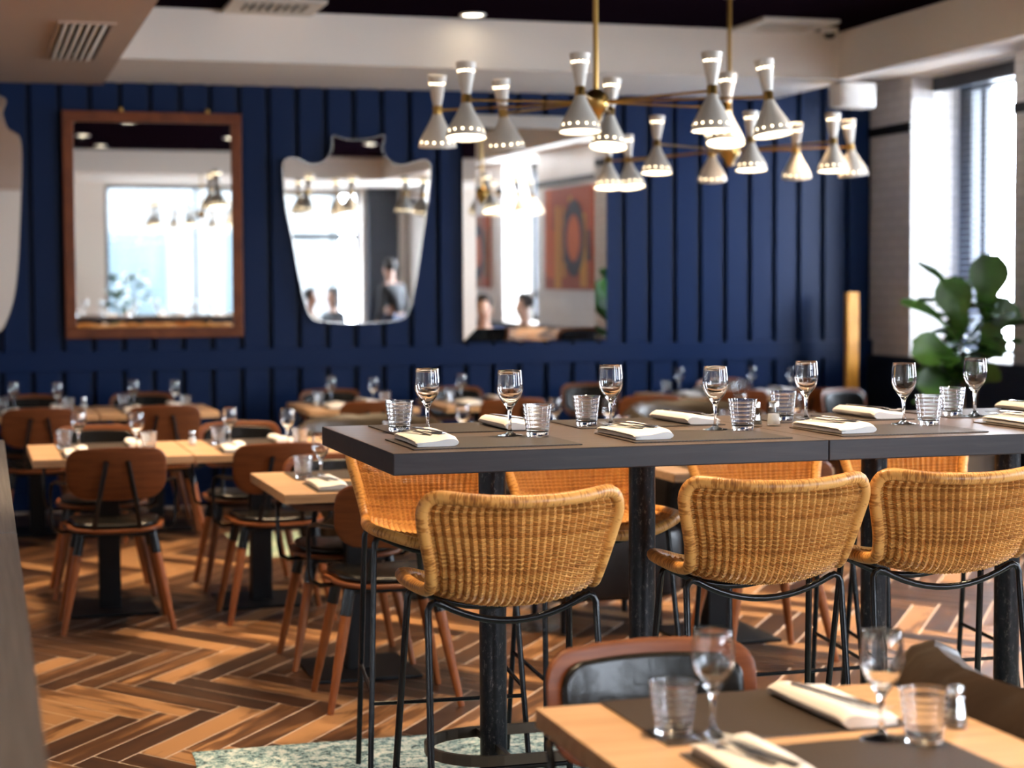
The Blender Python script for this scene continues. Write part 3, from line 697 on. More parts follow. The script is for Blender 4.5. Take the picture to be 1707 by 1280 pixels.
def shell_n(u, v):
    e = 0.004; a = shell(min(u+e, 1), v)-shell(max(u-e, -1), v); c = shell(u, min(v+e, 1))-shell(u, max(v-e, 0))
    return a.cross(c).normalized()
def make_stool():
    t = thing('bar_stool', 'x', 'stool', (0, 0, 0), 0, 'rattan bar stools')
    NS = 25; us = [-0.955+1.91*i/(NS-1) for i in range(NS)]; NR = 108
    bm = BM(); bm.faces.layers.float.new('tone')
    for i, u in enumerate(us):
        tube(bm, [shell(u, 0.01+0.98*k/40) for k in range(41)], 0.0026, 4, tone=random.uniform(0.0, 0.2), cap=False)
    for j in range(NR):
        v = 0.022+0.955*j/(NR-1); pts = []; M_ = (NS-1)*4
        for k in range(M_+1):
            u = -0.955+1.91*k/M_; s = 0.75*math.cos(2*PI*(k/4.0))+0.25*math.cos(PI*(k/4.0+j)); pts.append(shell(u, v)+shell_n(u, v)*(0.0050*s-0.0022))
        tube(bm, pts, 0.0031, 5, flat=(0.85, 1.1), tone=random.choice((0.15, 0.5, 0.5, 0.7, 0.8, 1.0))*random.uniform(0.8, 1.0), cap=False)
    finish(bm, 'woven_shell', 'rattan', t)
    # rim all round
    P = [shell(-1, k/40) for k in range(41)] + [shell(-1+2*k/24, 1.0) for k in range(1, 24)] + [shell(1, 1-k/40) for k in range(41)] + [shell(1-2*k/24, 0.0) for k in range(1, 24)]
    for _ in range(3): P = [(P[i-1]+P[i]*2+P[(i+1) % len(P)])/4 for i in range(len(P))]
    bm = BM(); tube(bm, P, 0.0165, 10, True, uv=True); finish(bm, 'wrapped_rim', 'rattan_rim', t)
    # wire frame
    rr = 0.0088; CX = 0.205
    for sy, yc in ((-1, -0.105), (1, 0.105)):
        ytop = yc; bm = BM(); A = []
        for k in range(13):
            u = -1+2*k/12; A.append((u*(CX-0.02), ytop+sy*0.0, 0.762-0.052*(1-u*u)))
        tube(bm, A, rr, 10); finish(bm, 'front_bar' if sy > 0 else 'rear_bar', 'black_metal', t)
        for sx in (-1, 1):
            foot = Vector((sx*(0.225 if sy < 0 else 0.245), yc+sy*(0.095 if sy < 0 else 0.10), 0.0)); c = Vector((sx*(CX+0.006), ytop, 0.745))
            bm = BM(); tube(bm, [Vector((sx*(CX-0.03), ytop, 0.756)), Vector((sx*(CX-0.012), ytop, 0.764)), Vector((sx*CX, ytop, 0.758)), c, c.lerp(foot, 0.06), c.lerp(foot, 0.5), foot], rr, 10)
            finish(bm, 'leg', 'black_metal', t)
    def legpt(sx, sy, z):
        yc = sy*0.105; foot = Vector((sx*(0.225 if sy < 0 else 0.245), yc+sy*(0.095 if sy < 0 else 0.10), 0.0)); c = Vector((sx*(CX+0.006), yc, 0.745)); return foot.lerp(c, z/0.745)
    for (a, c) in ((((-1, 1), 0.275), ((1, 1), 0.275)), (((-1, -1), 0.33), ((-1, 1), 0.30)), (((1, -1), 0.33), ((1, 1), 0.30))):
        bm = BM(); tube(bm, [legpt(*a[0], a[1]), legpt(*c[0], c[1])], 0.0065, 8); finish(bm, 'footrest', 'black_metal', t)
    return t
stool = make_stool()
ST = [(1.247, 4.315, 0, 'rattan bar stool in front of the bar, leftmost with its back to us'),
      (1.957, 4.415, -3, 'rattan bar stool in front of the bar, middle one with its back to us'),
      (2.489, 4.425, -3, 'rattan bar stool in front of the bar, rightmost and cut by the photo edge'),
      (1.375, 5.46, 176, 'rattan bar stool behind the bar, leftmost and facing us past the table end'),
      (1.905, 5.52, 184, 'rattan bar stool behind the bar, seen between the two left columns'),
      (2.53, 5.50, 180, 'rattan bar stool behind the bar, seen above the middle front stool'),
      (3.09, 5.50, 180, 'rattan bar stool behind the bar, seen above the right front stool')]
for k, (x, y, rz, lab) in enumerate(ST):
    if k == 0: stool.location = (x, y, 0.004); stool.rotation_euler = (0, 0, R(rz)); stool['label'] = lab
    else: dup(stool, (x, y, 0.004), R(rz), lab)
# ================================================================== DINING CHAIR
def make_chair():
    t = thing('dining_chair', 'x', 'chair', (0, 0, 0), 0, 'wooden dining chairs with black pads')
    bm = BM()
    so = [(p[0]*(1.0-0.06*(p[1] < 0)), p[1]) for p in rrect(0.45, 0.43, 0.13, 7)]
    panel(bm, so, lambda a, c, h: (a, c, 0.442+h+0.012*(abs(a)/0.225)**2), 0.0, 0.016); finish(bm, 'seat', 'walnut', t)
    bm = BM(); panel(bm, [(p[0]*0.90, p[1]*0.90) for p in so], lambda a, c, h: (a, c, 0.4575+h*(1-0.35*max(abs(a)/0.2, abs(c)/0.19)**2)+0.012*(abs(a)/0.225)**2), 0.0, 0.036); finish(bm, 'seat_pad', 'black_leather', t)
    # back: shell bends forward at its sides, leans back
    def backf(a, c, h): # a across, c up (0 = bottom), h forward
        y = -0.205-0.20*c+0.30*a*a*2.2-0.0; return (a, y+h, 0.600+c+0.0*h)
    bo = rrect(0.435, 0.215, 0.085, 8, 0, 0.1075, 0.055)
    bo = [(a, c+(0.012*(1-(a/0.21)**2) if c > 0.1 else -0.012*(1-(a/0.21)**2))) for a, c in bo]
    bm = BM(); panel(bm, bo, backf, 0.0, 0.013); finish(bm, 'backrest', 'walnut', t)
    bi = [(a*0.86, 0.1075+(c-0.1075)*0.78) for a, c in bo]
    bm = BM(); panel(bm, bi, backf, 0.012, 0.028); finish(bm, 'back_pad', 'black_leather', t)
    for s in (-1, 1):
        bm = BM(); tube(bm, [(s*0.105, -0.13, 0.432), (s*0.098, -0.185, 0.46), (s*0.085, -0.212, 0.56), (s*0.068, -0.226, 0.645), (s*0.045, -0.250, 0.765)], 0.0075, 8, flat=(1, 1.5)); finish(bm, 'back_support', 'black_metal', t)
        bm = BM(); tube(bm, [(s*0.17, 0.03, 0.43), (s*0.235, 0.035, 0.428), (s*0.266, 0.04, 0.445), (s*0.276, 0.042, 0.50), (s*0.278, 0.04, 0.60), (s*0.274, 0.02, 0.648), (s*0.262, -0.03, 0.662), (s*0.24, -0.11, 0.664), (s*0.205, -0.175, 0.665)], 0.0085, 8); finish(bm, 'armrest', 'black_metal', t)
        for sy in (-1, 1):
            top = Vector((s*0.155, sy*0.135, 0.435)); ft = Vector((s*0.240, sy*0.195, 0.0)); mid = top.lerp(ft, 0.21)
            bm = BM(); tube(bm, [top.lerp(ft, 0.19), top.lerp(ft, 0.45), ft], [0.0205, 0.0195, 0.0125], 12); lg = finish(bm, 'leg', 'walnut_leg', t)
            bm = BM(); tube(bm, [top, mid], [0.022, 0.022], 12); finish(bm, 'leg_sleeve', 'black_metal', lg)
    bm = BM(); tube(bm, [(-0.165, -0.14, 0.43), (0.165, -0.14, 0.43), (0.165, 0.14, 0.43), (-0.165, 0.14, 0.43)], 0.011, 6, True); finish(bm, 'seat_frame', 'black_metal', t)
    return t
chair0 = make_chair(); _cu = [False]
def chair(x, y, rz, label):
    if not _cu[0]: _cu[0] = True; chair0.location = (x, y, 0); chair0.rotation_euler = (0, 0, R(rz)); chair0['label'] = label; return chair0
    return dup(chair0, (x, y, 0), R(rz), label)
# ================================================================== DINING TABLE
HT = 0.757
def dining_table(x0, x1, y0, y1, label, ncol=1):
    t = thing('dining_table', label, 'table', ((x0+x1)/2, (y0+y1)/2, 0), 0, 'oak topped dining tables')
    a, c = (x1-x0)/2, (y1-y0)/2
    bm = BM(); box(bm, (-a, -c, HT-0.035), (a, c, HT), 0.002); finish(bm, 'tabletop', 'oak', t, False)
    for xx in ([0] if ncol == 1 else [-a*0.55, a*0.55]):
        bm = BM(); box(bm, (xx-0.05, -0.05, 0.012), (xx+0.05, 0.05, HT-0.05), 0.004); finish(bm, 'pedestal', 'matt_black', t, False)
        bm = BM(); box(bm, (xx-0.21, -0.23, 0), (xx+0.21, 0.23, 0.014), 0.004); finish(bm, 'base_plate', 'matt_black', t, False)
        bm = BM(); box(bm, (xx-0.2, -0.03, HT-0.052), (xx+0.2, 0.03, HT-0.035)); box(bm, (xx-0.03, -0.3, HT-0.052), (xx+0.03, 0.3, HT-0.035)); finish(bm, 'top_bracket', 'matt_black', t, False)
    return t
# ================================================================== TABLEWARE (shared meshes)
def proto(bm, name, mat, smooth=True):
    o = finish(bm, name, mat, None, smooth); d = o.data; bpy.data.objects.remove(o); return d
bm = BM()
outer = [(0.0, 0.0), (0.034, 0.0), (0.0365, 0.0012), (0.034, 0.0026), (0.022, 0.0042), (0.010, 0.0085), (0.0052, 0.016), (0.0042, 0.034), (0.0044, 0.055), (0.0062, 0.070), (0.011, 0.080), (0.0205, 0.092), (0.0300, 0.106), (0.0355, 0.122), (0.0365, 0.134), (0.0358, 0.150), (0.0340, 0.168), (0.0325, 0.181)]
inner = [(0.0320, 0.1817), (0.0314, 0.181), (0.0329, 0.168), (0.0347, 0.150), (0.0354, 0.134), (0.0343, 0.122), (0.0285, 0.107), (0.0180, 0.0935), (0.008, 0.085), (0.0, 0.083)]
lathe(bm, outer+inner, 36); bmesh.ops.recalc_face_normals(bm, faces=bm.faces[:]); D_WINE = proto(bm, 'wine_glass', 'glass')
bm = BM(); prof = [(0.0, 0.0), (0.027, 0.0), (0.0295, 0.002)]
for k in range(29):
    z = 0.006+0.080*k/28; r_ = 0.0295+0.0115*(z/0.088); prof.append((r_+0.0009*math.sin(2*PI*k/4.0), z))
prof += [(0.0412, 0.0885), (0.0405, 0.0895), (0.0395, 0.0885), (0.0350, 0.05), (0.0300, 0.018), (0.022, 0.013), (0.0, 0.012)]
lathe(bm, prof, 36); bmesh.ops.recalc_face_normals(bm, faces=bm.faces[:]); D_TUMB = proto(bm, 'water_tumbler', 'glass')
bm = BM(); box(bm, (-0.226, -0.168, 0.0), (0.226, 0.168, 0.0035), 0.0012); D_MAT = proto(bm, 'placemat', 'placemat_weave', False)
# folded napkin: round fold on +x, open layered edge on -x
bm = BM(); NY = 14
secA = [(-0.052, 0.002), (-0.02, 0.001), (0.03, 0.001), (0.047, 0.002), (0.056, 0.008), (0.058, 0.015), (0.053, 0.023), (0.042, 0.0275), (0.025, 0.0265), (0.008, 0.022), (-0.010, 0.0185), (-0.030, 0.017), (-0.050, 0.016), (-0.055, 0.013), (-0.050, 0.0105), (-0.035, 0.010), (-0.052, 0.007)]
rows = []
for k in range(NY+1):
    s = k/NY; y = -0.145+0.29*s; sc = 1.0-0.06*s; wob = 0.004*math.sin(3.1*s)
    e = 0.72 if k in (0, NY) else 1.0
    rows.append([bm.verts.new((x*sc+wob+0.010*(s-0.5)*0, y, 0.001+(z-0.001)*(e*(1.0+0.15*math.sin(2*s))))) for x, z in secA])
for A, B in zip(rows, rows[1:]):
    n = len(A)
    for k in range(n): bm.faces.new((A[k], A[(k+1) % n], B[(k+1) % n], B[k]))
bm.faces.new(list(reversed(rows[0]))); bm.faces.new(rows[-1]); bmesh.ops.recalc_face_normals(bm, faces=bm.faces[:]); D_NAP = proto(bm, 'folded_napkin', 'linen')
def cutlery(kind):
    bm = BM()
    def strip(pts, th=0.0018):  # pts: (y, halfwidth, z)
        rings = []
        for (y, w_, z) in pts: rings.append([bm.verts.new((-w_, y, z)), bm.verts.new((w_, y, z)), bm.verts.new((w_*0.8, y, z+th)), bm.verts.new((-w_*0.8, y, z+th))])
        for A, B in zip(rings, rings[1:]):
            for k in range(4): bm.faces.new((A[k], A[(k+1) % 4], B[(k+1) % 4], B[k]))
        bm.faces.new(rings[0]); bm.faces.new(list(reversed(rings[-1])))
    if kind == 'fork':
        strip([(-0.10, 0.006, 0.0), (-0.095, 0.0095, 0.0), (-0.04, 0.0055, 0.002), (0.02, 0.0035, 0.005), (0.035, 0.005, 0.004), (0.046, 0.0105, 0.002), (0.058, 0.0115, 0.002)])
        for i in range(4):
            x = -0.0092+0.0061*i; vs0 = len(bm.verts)
            r0 = [(0.057, 0.002), (0.075, 0.001), (0.090, 0.003), (0.100, 0.007)]
            rings = [[bm.verts.new((x-0.0017+0.0004*j, y, z)), bm.verts.new((x+0.0017-0.0004*j, y, z)), bm.verts.new((x+0.0013-0.0003*j, y, z+0.002)), bm.verts.new((x-0.0013+0.0003*j, y, z+0.002))] for j, (y, z) in enumerate(r0)]
            for A, B in zip(rings, rings[1:]):
                for k in range(4): bm.faces.new((A[k], A[(k+1) % 4], B[(k+1) % 4], B[k]))
            bm.faces.new(rings[0]); bm.faces.new(list(reversed(rings[-1])))
    else:
        strip([(-0.105, 0.006, 0.0), (-0.10, 0.009, 0.0), (-0.03, 0.006, 0.001), (0.0, 0.0055, 0.001), (0.01, 0.0085, 0.001), (0.07, 0.009, 0.001), (0.10, 0.005, 0.001), (0.107, 0.001, 0.001)], 0.0024)
    bmesh.ops.recalc_face_normals(bm, faces=bm.faces[:])
    return proto(bm, kind, 'chrome')
D_FORK, D_KNIFE = cutlery('fork'), cutlery('knife')
def lone(name, data, loc, rz, label, cat, group):
    o = bpy.data.objects.new(name, data); COL.objects.link(o); o.location = loc; o.rotation_euler = (0, 0, rz); return tag(o, label, cat, group)
def shaker0(kind):
    t = thing(kind+'_shaker', 'x', 'shaker', (0, 0, -5), 0, 'glass salt and pepper shakers')
    bm = BM(); prof = [(0.0, 0.0), (0.021, 0.0), (0.0225, 0.003), (0.0215, 0.02), (0.0185, 0.04), (0.015, 0.052), (0.013, 0.058), (0.0118, 0.058), (0.0165, 0.04), (0.0195, 0.02), (0.0195, 0.006), (0.0, 0.005)]
    lathe(bm, prof, 10); bmesh.ops.recalc_face_normals(bm, faces=bm.faces[:]); finish(bm, 'shaker_body', 'clear_thin', t, False)
    bm = BM(); hh = 0.036 if kind == 'salt' else 0.030
    lathe(bm, [(0.0, 0.0055), (0.0188, 0.0065), (0.0185, 0.02), (0.0160, hh), (0.0, hh+0.002)], 10); finish(bm, 'shaker_filling', 'salt' if kind == 'salt' else 'pepper', t)
    bm = BM(); lathe(bm, [(0.0, 0.0555), (0.0150, 0.0555), (0.0155, 0.066), (0.0135, 0.072), (0.0, 0.0745)], 18); finish(bm, 'shaker_cap', 'chrome', t)
    return t
_sp = {k: shaker0(k) for k in ('salt', 'pepper')}; _su = {}
def shaker(kind, x, y, z, label):
    r = _sp[kind]
    if kind not in _su: _su[kind] = 1; r.location = (x, y, z); r['label'] = label; return
    dup(r, (x, y, z), None, label)
def setting(cx_, cy_, z, far, where, cut=2, skip='', jit=True, nap_dx=0.0):
    """one place: mat, napkin, glasses, cutlery; far = seen from the other side"""
    s = -1 if far else 1; rz = PI if far else 0.0
    j = (lambda a: random.uniform(-a, a)) if jit else (lambda a: 0)
    def P(dx, dy, h=0.0): return (cx_+s*dx+j(0.008), cy_+s*dy+j(0.008), z+h)
    grp = lambda nm: nm
    if 'm' not in skip: lone('placemat', D_MAT, (cx_, cy_, z), rz+j(0.01), 'dark woven placemat '+where, 'placemat', 'woven placemats')
    if 'n' not in skip:
        a = rz+j(0.05); np_ = P(-0.155+nap_dx, 0.02, 0.0035); lone('folded_napkin', D_NAP, np_, a, 'folded cream napkin '+where, 'napkin', 'folded napkins')
        def on(dx, dy, h, da):
            ca, sa = math.cos(a), math.sin(a); return (np_[0]+ca*dx-sa*dy, np_[1]+sa*dx+ca*dy, np_[2]+h), a+da
        if cut >= 1: l_, q_ = on(-0.012, 0.045, 0.0235, R(14)); lone('fork', D_FORK, l_, q_, 'fork on the napkin '+where, 'fork', 'forks on napkins')
        if cut >= 2: l_, q_ = on(0.014, 0.015, 0.0305, R(10)); lone('knife', D_KNIFE, l_, q_, 'knife on the napkin '+where, 'knife', 'knives on napkins')
    if 'w' not in skip: lone('wine_glass', D_WINE, P(0.124, 0.143, 0.0035), j(3), 'wine glass '+where, 'wine glass', 'stemmed wine glasses')
    if 't' not in skip: lone('water_tumbler', D_TUMB, P(0.186, 0.095, 0.0035), j(3), 'ribbed tumbler '+where, 'tumbler', 'ribbed water tumblers')
# ---- bar settings, positions measured on the photograph
K = (EYE-HB)/(EYE-1.02); HBT = HB; HB = HB+0.004
ordn = ['first', 'second', 'third', 'fourth']
nearx = [1.305, 1.905, 2.503, 3.105]; farx = [1.365, 1.925, 2.555, 3.13]
for k in range(4):
    setting(nearx[k], 4.69, HB, False, 'at the near edge of the dark bar, %s from the left' % ordn[k], 2, 'wt' if k == 3 else '')
    setting(farx[k], 5.19+0.005*k, HB, True, 'at the far edge of the dark bar, %s from the left' % ordn[k], 2)
shaker('pepper', 2.639*K, 5.907*K, HB, 'pepper shaker on the dark bar, left of the salt')
shaker('salt', 2.708*K, 5.905*K, HB, 'salt shaker on the dark bar, beside the pepper')
HB = HBT
# ---- dining tables with places and chairs
def spot(x0, x1, y0, nm, near='napkin', far_chair=True, near_chair=True, cut=0, dy=0.85, skipn='', skipf='', dyn=0.0, dyf=0.0, label=None):
    dining_table(x0, x1, y0, y0+dy, label or 'oak topped '+nm, 1)
    c = (x0+x1)/2
    setting(c, y0+0.205, HT, False, 'near side of '+nm, cut, skipn)
    setting(c, y0+dy-0.205, HT, True, 'far side of '+nm, cut, skipf)
    if near_chair: chair(c+random.uniform(-0.01, 0.01), y0-0.02+dyn, random.uniform(-3, 3), 'wooden chair with its back to us at the '+nm)
    if far_chair: chair(c+random.uniform(-0.01, 0.01), y0+dy+0.10+dyf, 180+random.uniform(-3, 3), 'padded chair facing us across the '+nm)
A1, A2, A3, A4, A5 = ('wall table at the left photo edge', 'wall table below the framed mirror', 'wall table below the shield mirror', 'wall table below the frameless oblong mirror', 'wide table by the golden lamp')
B1, B2, B3, B4, B5 = ('left table of the middle pair', 'right table of the middle pair', 'middle row table behind the bar end', 'middle row table behind the bar centre', 'middle row table behind the bar joint')
spot(0.035, 0.755, 11.38, A1, dyn=-0.06)
spot(0.765, 1.485, 11.38, A2, dyn=-0.06)
spot(2.03, 2.74, 11.30, A3, dyn=-0.06)
spot(2.92, 3.62, 11.30, A4, dyn=-0.06)
# wide table on the right
dining_table(4.60, 5.80, 11.62, 12.42, 'oak topped '+A5, 2)
for k, cx_ in enumerate((4.93, 5.50)):
    sd = ('left', 'right')[k]
    setting(cx_, 11.82, HT, False, 'on the golden lamp table, near side, %s place' % sd, 0)
    setting(cx_, 12.22, HT, True, 'on the golden lamp table, far side, %s place' % sd, 0)
    chair(cx_, 11.52, 0, 'wooden dining chair with its back to us at the wide table, %s one' % sd)
chair(5.45, 12.60, 180, 'dining chair facing us behind the wide table by the golden lamp')
chair(4.28, 12.35, 172, 'dining chair facing us against the blue wall, left of the wide table')
chair(4.16, 11.18, 4, 'wooden dining chair with its back to us, standing left of the wide table')
chair(5.72, 11.02, 200, 'dark dining chair facing us in front of the golden lamp')
# middle row
spot(0.265, 0.979, 8.43, B1, cut=1, dyn=0.0, dyf=-0.02)
spot(0.986, 1.70, 8.43, B2, cut=1, dyn=0.0, dyf=-0.02)
spot(1.87, 2.56, 8.43, B3, far_chair=False, near_chair=False)
spot(2.70, 3.40, 8.60, B4, far_chair=False)
spot(3.75, 4.45, 8.60, B5, far_chair=False, near_chair=False)
for k, (x, y, lab) in enumerate(((1.035, 8.98, 'on the oak pair in the middle row, at the joint'), (0.70, 12.0, 'on the wall table below the framed mirror'), (2.14, 11.66, 'on the wall table below the shield mirror'), (3.02, 11.66, 'on the wall table below the frameless rectangular mirror'), (5.20, 12.0, 'on the wide table by the golden lamp'))):
    shaker('salt', x, y, HT, 'salt shaker '+lab)
# third row beside the bar
C1, C2 = 'oak table just left of the bar', 'oak table behind the right bar stools'
spot(1.105, 1.82, 6.69, C1, cut=2, dyn=-0.10, dyf=-0.30)
spot(2.735, 3.45, 6.92, C2, cut=0, far_chair=False, dyn=-0.05)
# front table
dining_table(0.968, 1.672, 2.28, 3.132, 'large oak table cut by the bottom right edge of the photo')
setting(1.318, 2.965, HT, True, 'on the far side of the front oak table', 2)
setting(1.318, 2.575, HT, False, 'on the near side of the front oak table', 2)
shaker('pepper', 1.612, 2.772, HT, 'pepper shaker on the front oak table, by the brown armchair')
chair(1.262, 3.11, 180, 'dining chair facing us across the front oak table')
# ================================================================== TUB ARMCHAIRS
def tub_chair(x, y, rz, label, mat, top=0.80, r=0.36, span=230, seat_z=0.45, thick=0.095):
    t = thing('tub_chair', label, 'armchair', (x, y, 0), R(rz), 'leather tub armchairs')
    bm = BM(); n = 40; rings = []
    for k in range(n+1):
        an = R(270-span/2+span*k/n); e = 1.0
        hz = top-0.05*(abs(k/n-0.5)*2)**3*1.6
        sec = []
        chn = 0.010*abs(math.sin(PI*k/n*8))
        for (dr, z) in ((0, 0.16), (0, 0.50), (0.0, hz-0.10), (0.005+chn*0.4, hz-0.03), (0.03, hz-0.004), (thick*0.5, hz+chn), (thick-0.03, hz-0.004), (thick+chn, hz-0.04), (thick+chn, hz-0.14), (thick+chn*0.8, 0.50), (thick-0.01, 0.16)):
            rr = r+dr-0.02; sec.append(bm.verts.new((rr*math.cos(an), rr*math.sin(an), z)))
        rings.append(sec)
    m_ = len(rings[0])
    for A, B in zip(rings, rings[1:]):
        for k in range(m_): bm.faces.new((A[k], A[(k+1) % m_], B[(k+1) % m_], B[k]))
    bm.faces.new(rings[0]); bm.faces.new(list(reversed(rings[-1]))); bmesh.ops.recalc_face_normals(bm, faces=bm.faces[:])
    finish(bm, 'backrest', mat, t)
    so = [(a, c) for a, c in rrect(2*r-0.05, 2*r-0.05, 0.16, 8, 0, 0.0)]
    bm = BM(); panel(bm, so, lambda a, c, h: (a, c, 0.15+h), 0.0, seat_z-0.15, 0.12); finish(bm, 'seat', mat, t)
    for sx in (-1, 1):
        for sy in (-1, 1):
            bm = BM(); cyl(bm, (sx*r*0.62, sy*r*0.62, 0), (sx*r*0.60, sy*r*0.60, 0.155), 0.014, 0.02, 12); finish(bm, 'leg', 'matt_black', t)
    return t
def curved_bench(cx_, cy_, r, a0, a1, top, label, mat):
    t = thing('curved_bench', label, 'bench', (cx_, cy_, 0)); bm = BM(); n = 48; rings = []; th = 0.13
    for k in range(n+1):
        f_ = k/n; an = R(a0+(a1-a0)*f_); ed = min(f_, 1-f_)*(a1-a0)*PI/180*r
        dz = -0.05*(1-min(1, ed/0.06))**2; ch = -0.006*max(0.0, 1-abs(((f_*5) % 1.0)-0.5)*14)
        sec = [(0.0, 0.10), (0.0, top-0.14), (-0.01, top-0.07), (0.015, top-0.02), (0.06, top), (0.105, top-0.015), (th+0.012, top-0.06), (th+0.005, top-0.13), (th-0.01, 0.40), (th-0.01, 0.10)]
        rings.append([bm.verts.new(((r-th/2+dr+ch*(1 if dr > th/2 else -1))*math.cos(an), (r-th/2+dr+ch*(1 if dr > th/2 else -1))*math.sin(an), z+(dz if z > top-0.2 else 0)+(ch*0.8 if z > top-0.03 else 0))) for dr, z in sec])
    m_ = len(rings[0])
    for A, B in zip(rings, rings[1:]):
        for k in range(m_): bm.faces.new((A[k], A[(k+1) % m_], B[(k+1) % m_], B[k]))
    bm.faces.new(rings[0]); bm.faces.new(list(reversed(rings[-1]))); bmesh.ops.recalc_face_normals(bm, faces=bm.faces[:]); finish(bm, 'backrest', mat, t)
    P = [((r-0.07)*math.cos(R(a0+3+(a1-a0-6)*k/20)), (r-0.07)*math.sin(R(a0+3+(a1-a0-6)*k/20))) for k in range(21)]; ri = r-0.50
    P += [(ri*math.cos(R(a1-6-(a1-a0-12)*k/20)), ri*math.sin(R(a1-6-(a1-a0-12)*k/20))) for k in range(21)]
    bm = BM(); prism(bm, P, 0.12, 0.45, 'z'); finish(bm, 'seat', mat, t)
    bm = BM(); prism(bm, [(p[0]*0.98, p[1]*0.98) for p in P], 0.0, 0.12, 'z'); finish(bm, 'plinth', 'matt_black', t, False)
curved_bench(2.55, 2.93, 0.78, 148, 232, 0.80, 'brown leather curved bench back at the right edge beside the front oak table', 'brown_leather')
tub_chair(2.15, 9.95, 180, 'olive brown tub armchair in the middle row, just above the bar end', 'olive_leather', 0.79)
tub_chair(4.12, 10.05, 180, 'olive brown tub armchair in the middle row, above the bar centre', 'olive_leather', 0.82)
tub_chair(2.70, 7.80, 180, 'dark leather tub armchair seen under the bar between two columns', 'dark_leather', 0.72)
# ================================================================== GOLDEN LAMP
t = thing('column_lamp', 'tall golden wooden post lamp glowing in the right corner', 'lamp', (6.42, 12.60, 0))
bm = BM(); box(bm, (-0.048, -0.03, 0.03), (0.048, 0.03, 1.467), 0.006); finish(bm, 'post', 'golden_wood', t, False)
bm = BM(); box(bm, (-0.13, -0.30, 0.0), (0.13, 0.10, 0.03), 0.004); finish(bm, 'lamp_base', 'brass', t, False)
bm = BM(); lathe(bm, [(0, 0.03), (0.05, 0.03), (0.055, 0.05), (0.05, 0.09), (0.04, 0.095), (0.0, 0.088)], 18, 0, -0.2); finish(bm, 'uplight', 'brass', t)
l = bpy.data.lights.new('post_uplight', 'SPOT'); l.energy = 45; l.color = (1.0, 0.62, 0.18); l.spot_size = R(34); l.spot_blend = 0.8; l.shadow_soft_size = 0.03
o = bpy.data.objects.new('post_uplight', l); COL.objects.link(o); o.parent = t; o.location = (0, -0.20, 0.12); o.rotation_euler = (R(180+12), 0, 0)
# ================================================================== PLANTS
def leaf_mesh(bm, base, tip, width, nrm, cup=0.18, seg=9):
    base, tip = Vector(base), Vector(tip); ax = tip-base; L_ = ax.length; ax.normalize(); n_ = Vector(nrm); n_ = (n_-ax*n_.dot(ax)).normalized(); sd = ax.cross(n_)
    prof = [0.05, 0.30, 0.46, 0.50, 0.56, 0.74, 0.92, 1.0, 0.86, 0.42]   # fiddle outline
    rows = []
    for k in range(seg+1):
        s = k/seg; w_ = width/2*prof[k]; cpt = base+ax*(L_*s)-n_*(0.22*L_*s*s)+n_*0.05*L_*math.sin(PI*s)
        row = []
        for q_ in (-1, -0.5, 0, 0.5, 1): row.append(bm.verts.new(cpt+sd*(w_*q_)+n_*(cup*w_*abs(q_)**1.3+0.012*math.sin(7*s+3*q_))))
        rows.append(row)
    for A, B in zip(rows, rows[1:]):
        for k in range(4): bm.faces.new((A[k], A[k+1], B[k+1], B[k]))
def plant(loc, height, leaves, label, seed, pot_h=0.42, scale=1.0):
    rnd = random.Random(seed); t = thing('potted_plant', label, 'plant', loc)
    bm = BM(); lathe(bm, [(0, 0), (0.15, 0), (0.19, 0.04), (0.215, pot_h), (0.20, pot_h), (0.19, pot_h-0.05), (0, pot_h-0.05)], 28); finish(bm, 'pot', 'terracotta', t)
    bm = BM(); lathe(bm, [(0, pot_h-0.05), (0.192, pot_h-0.05), (0.19, pot_h-0.035), (0, pot_h-0.03)], 20); finish(bm, 'soil', 'soil', t)
    stems = [[(0, 0, pot_h-0.05), (0.01, 0.02, 0.8*height*0.6), (-0.03, 0.0, height*0.88)], [(0.04, 0.02, pot_h-0.05), (0.09, -0.02, 0.55*height), (0.14, -0.06, height*0.86)], [(-0.05, -0.03, pot_h-0.05), (-0.10, -0.04, 0.5*height), (-0.16, -0.02, height*0.74)]]
    bm = BM()
    for s in stems: tube(bm, [Vector(p) for p in s], [0.014, 0.011, 0.006], 8)
    finish(bm, 'stem', 'stem_bark', t)
    bm = BM()
    for (b_, tp, w_, n_) in leaves: leaf_mesh(bm, b_, tp, w_, n_)
    for k in range(34):
        s = rnd.choice(stems); h = rnd.uniform(0.30, 0.97); zt = pot_h+(height*0.88-pot_h)*h
        p = Vector(s[1]).lerp(Vector(s[2]), max(0, (zt-s[1][2])/(s[2][2]-s[1][2]))) if zt > s[1][2] else Vector(s[0]).lerp(Vector(s[1]), (zt-s[0][2])/(s[1][2]-s[0][2]))
        an = k*2.4+rnd.uniform(-0.4, 0.4); el = rnd.uniform(0.05, 0.9); L_ = rnd.uniform(0.24, 0.36)*scale
        d = Vector((math.cos(an)*math.cos(el), math.sin(an)*math.cos(el), math.sin(el)))
        leaf_mesh(bm, p+d*0.04, p+d*L_, rnd.uniform(0.17, 0.25)*scale, Vector((-d.x*0.5, -d.y*0.5, 1)))
    finish(bm, 'foliage', 'leaf', t)
    return t
PL = Vector((6.22, 10.62, 0))
def pl(px, py, Y): p = aty(px, py, Y); return (p.x-PL.x, p.y-PL.y, p.z)
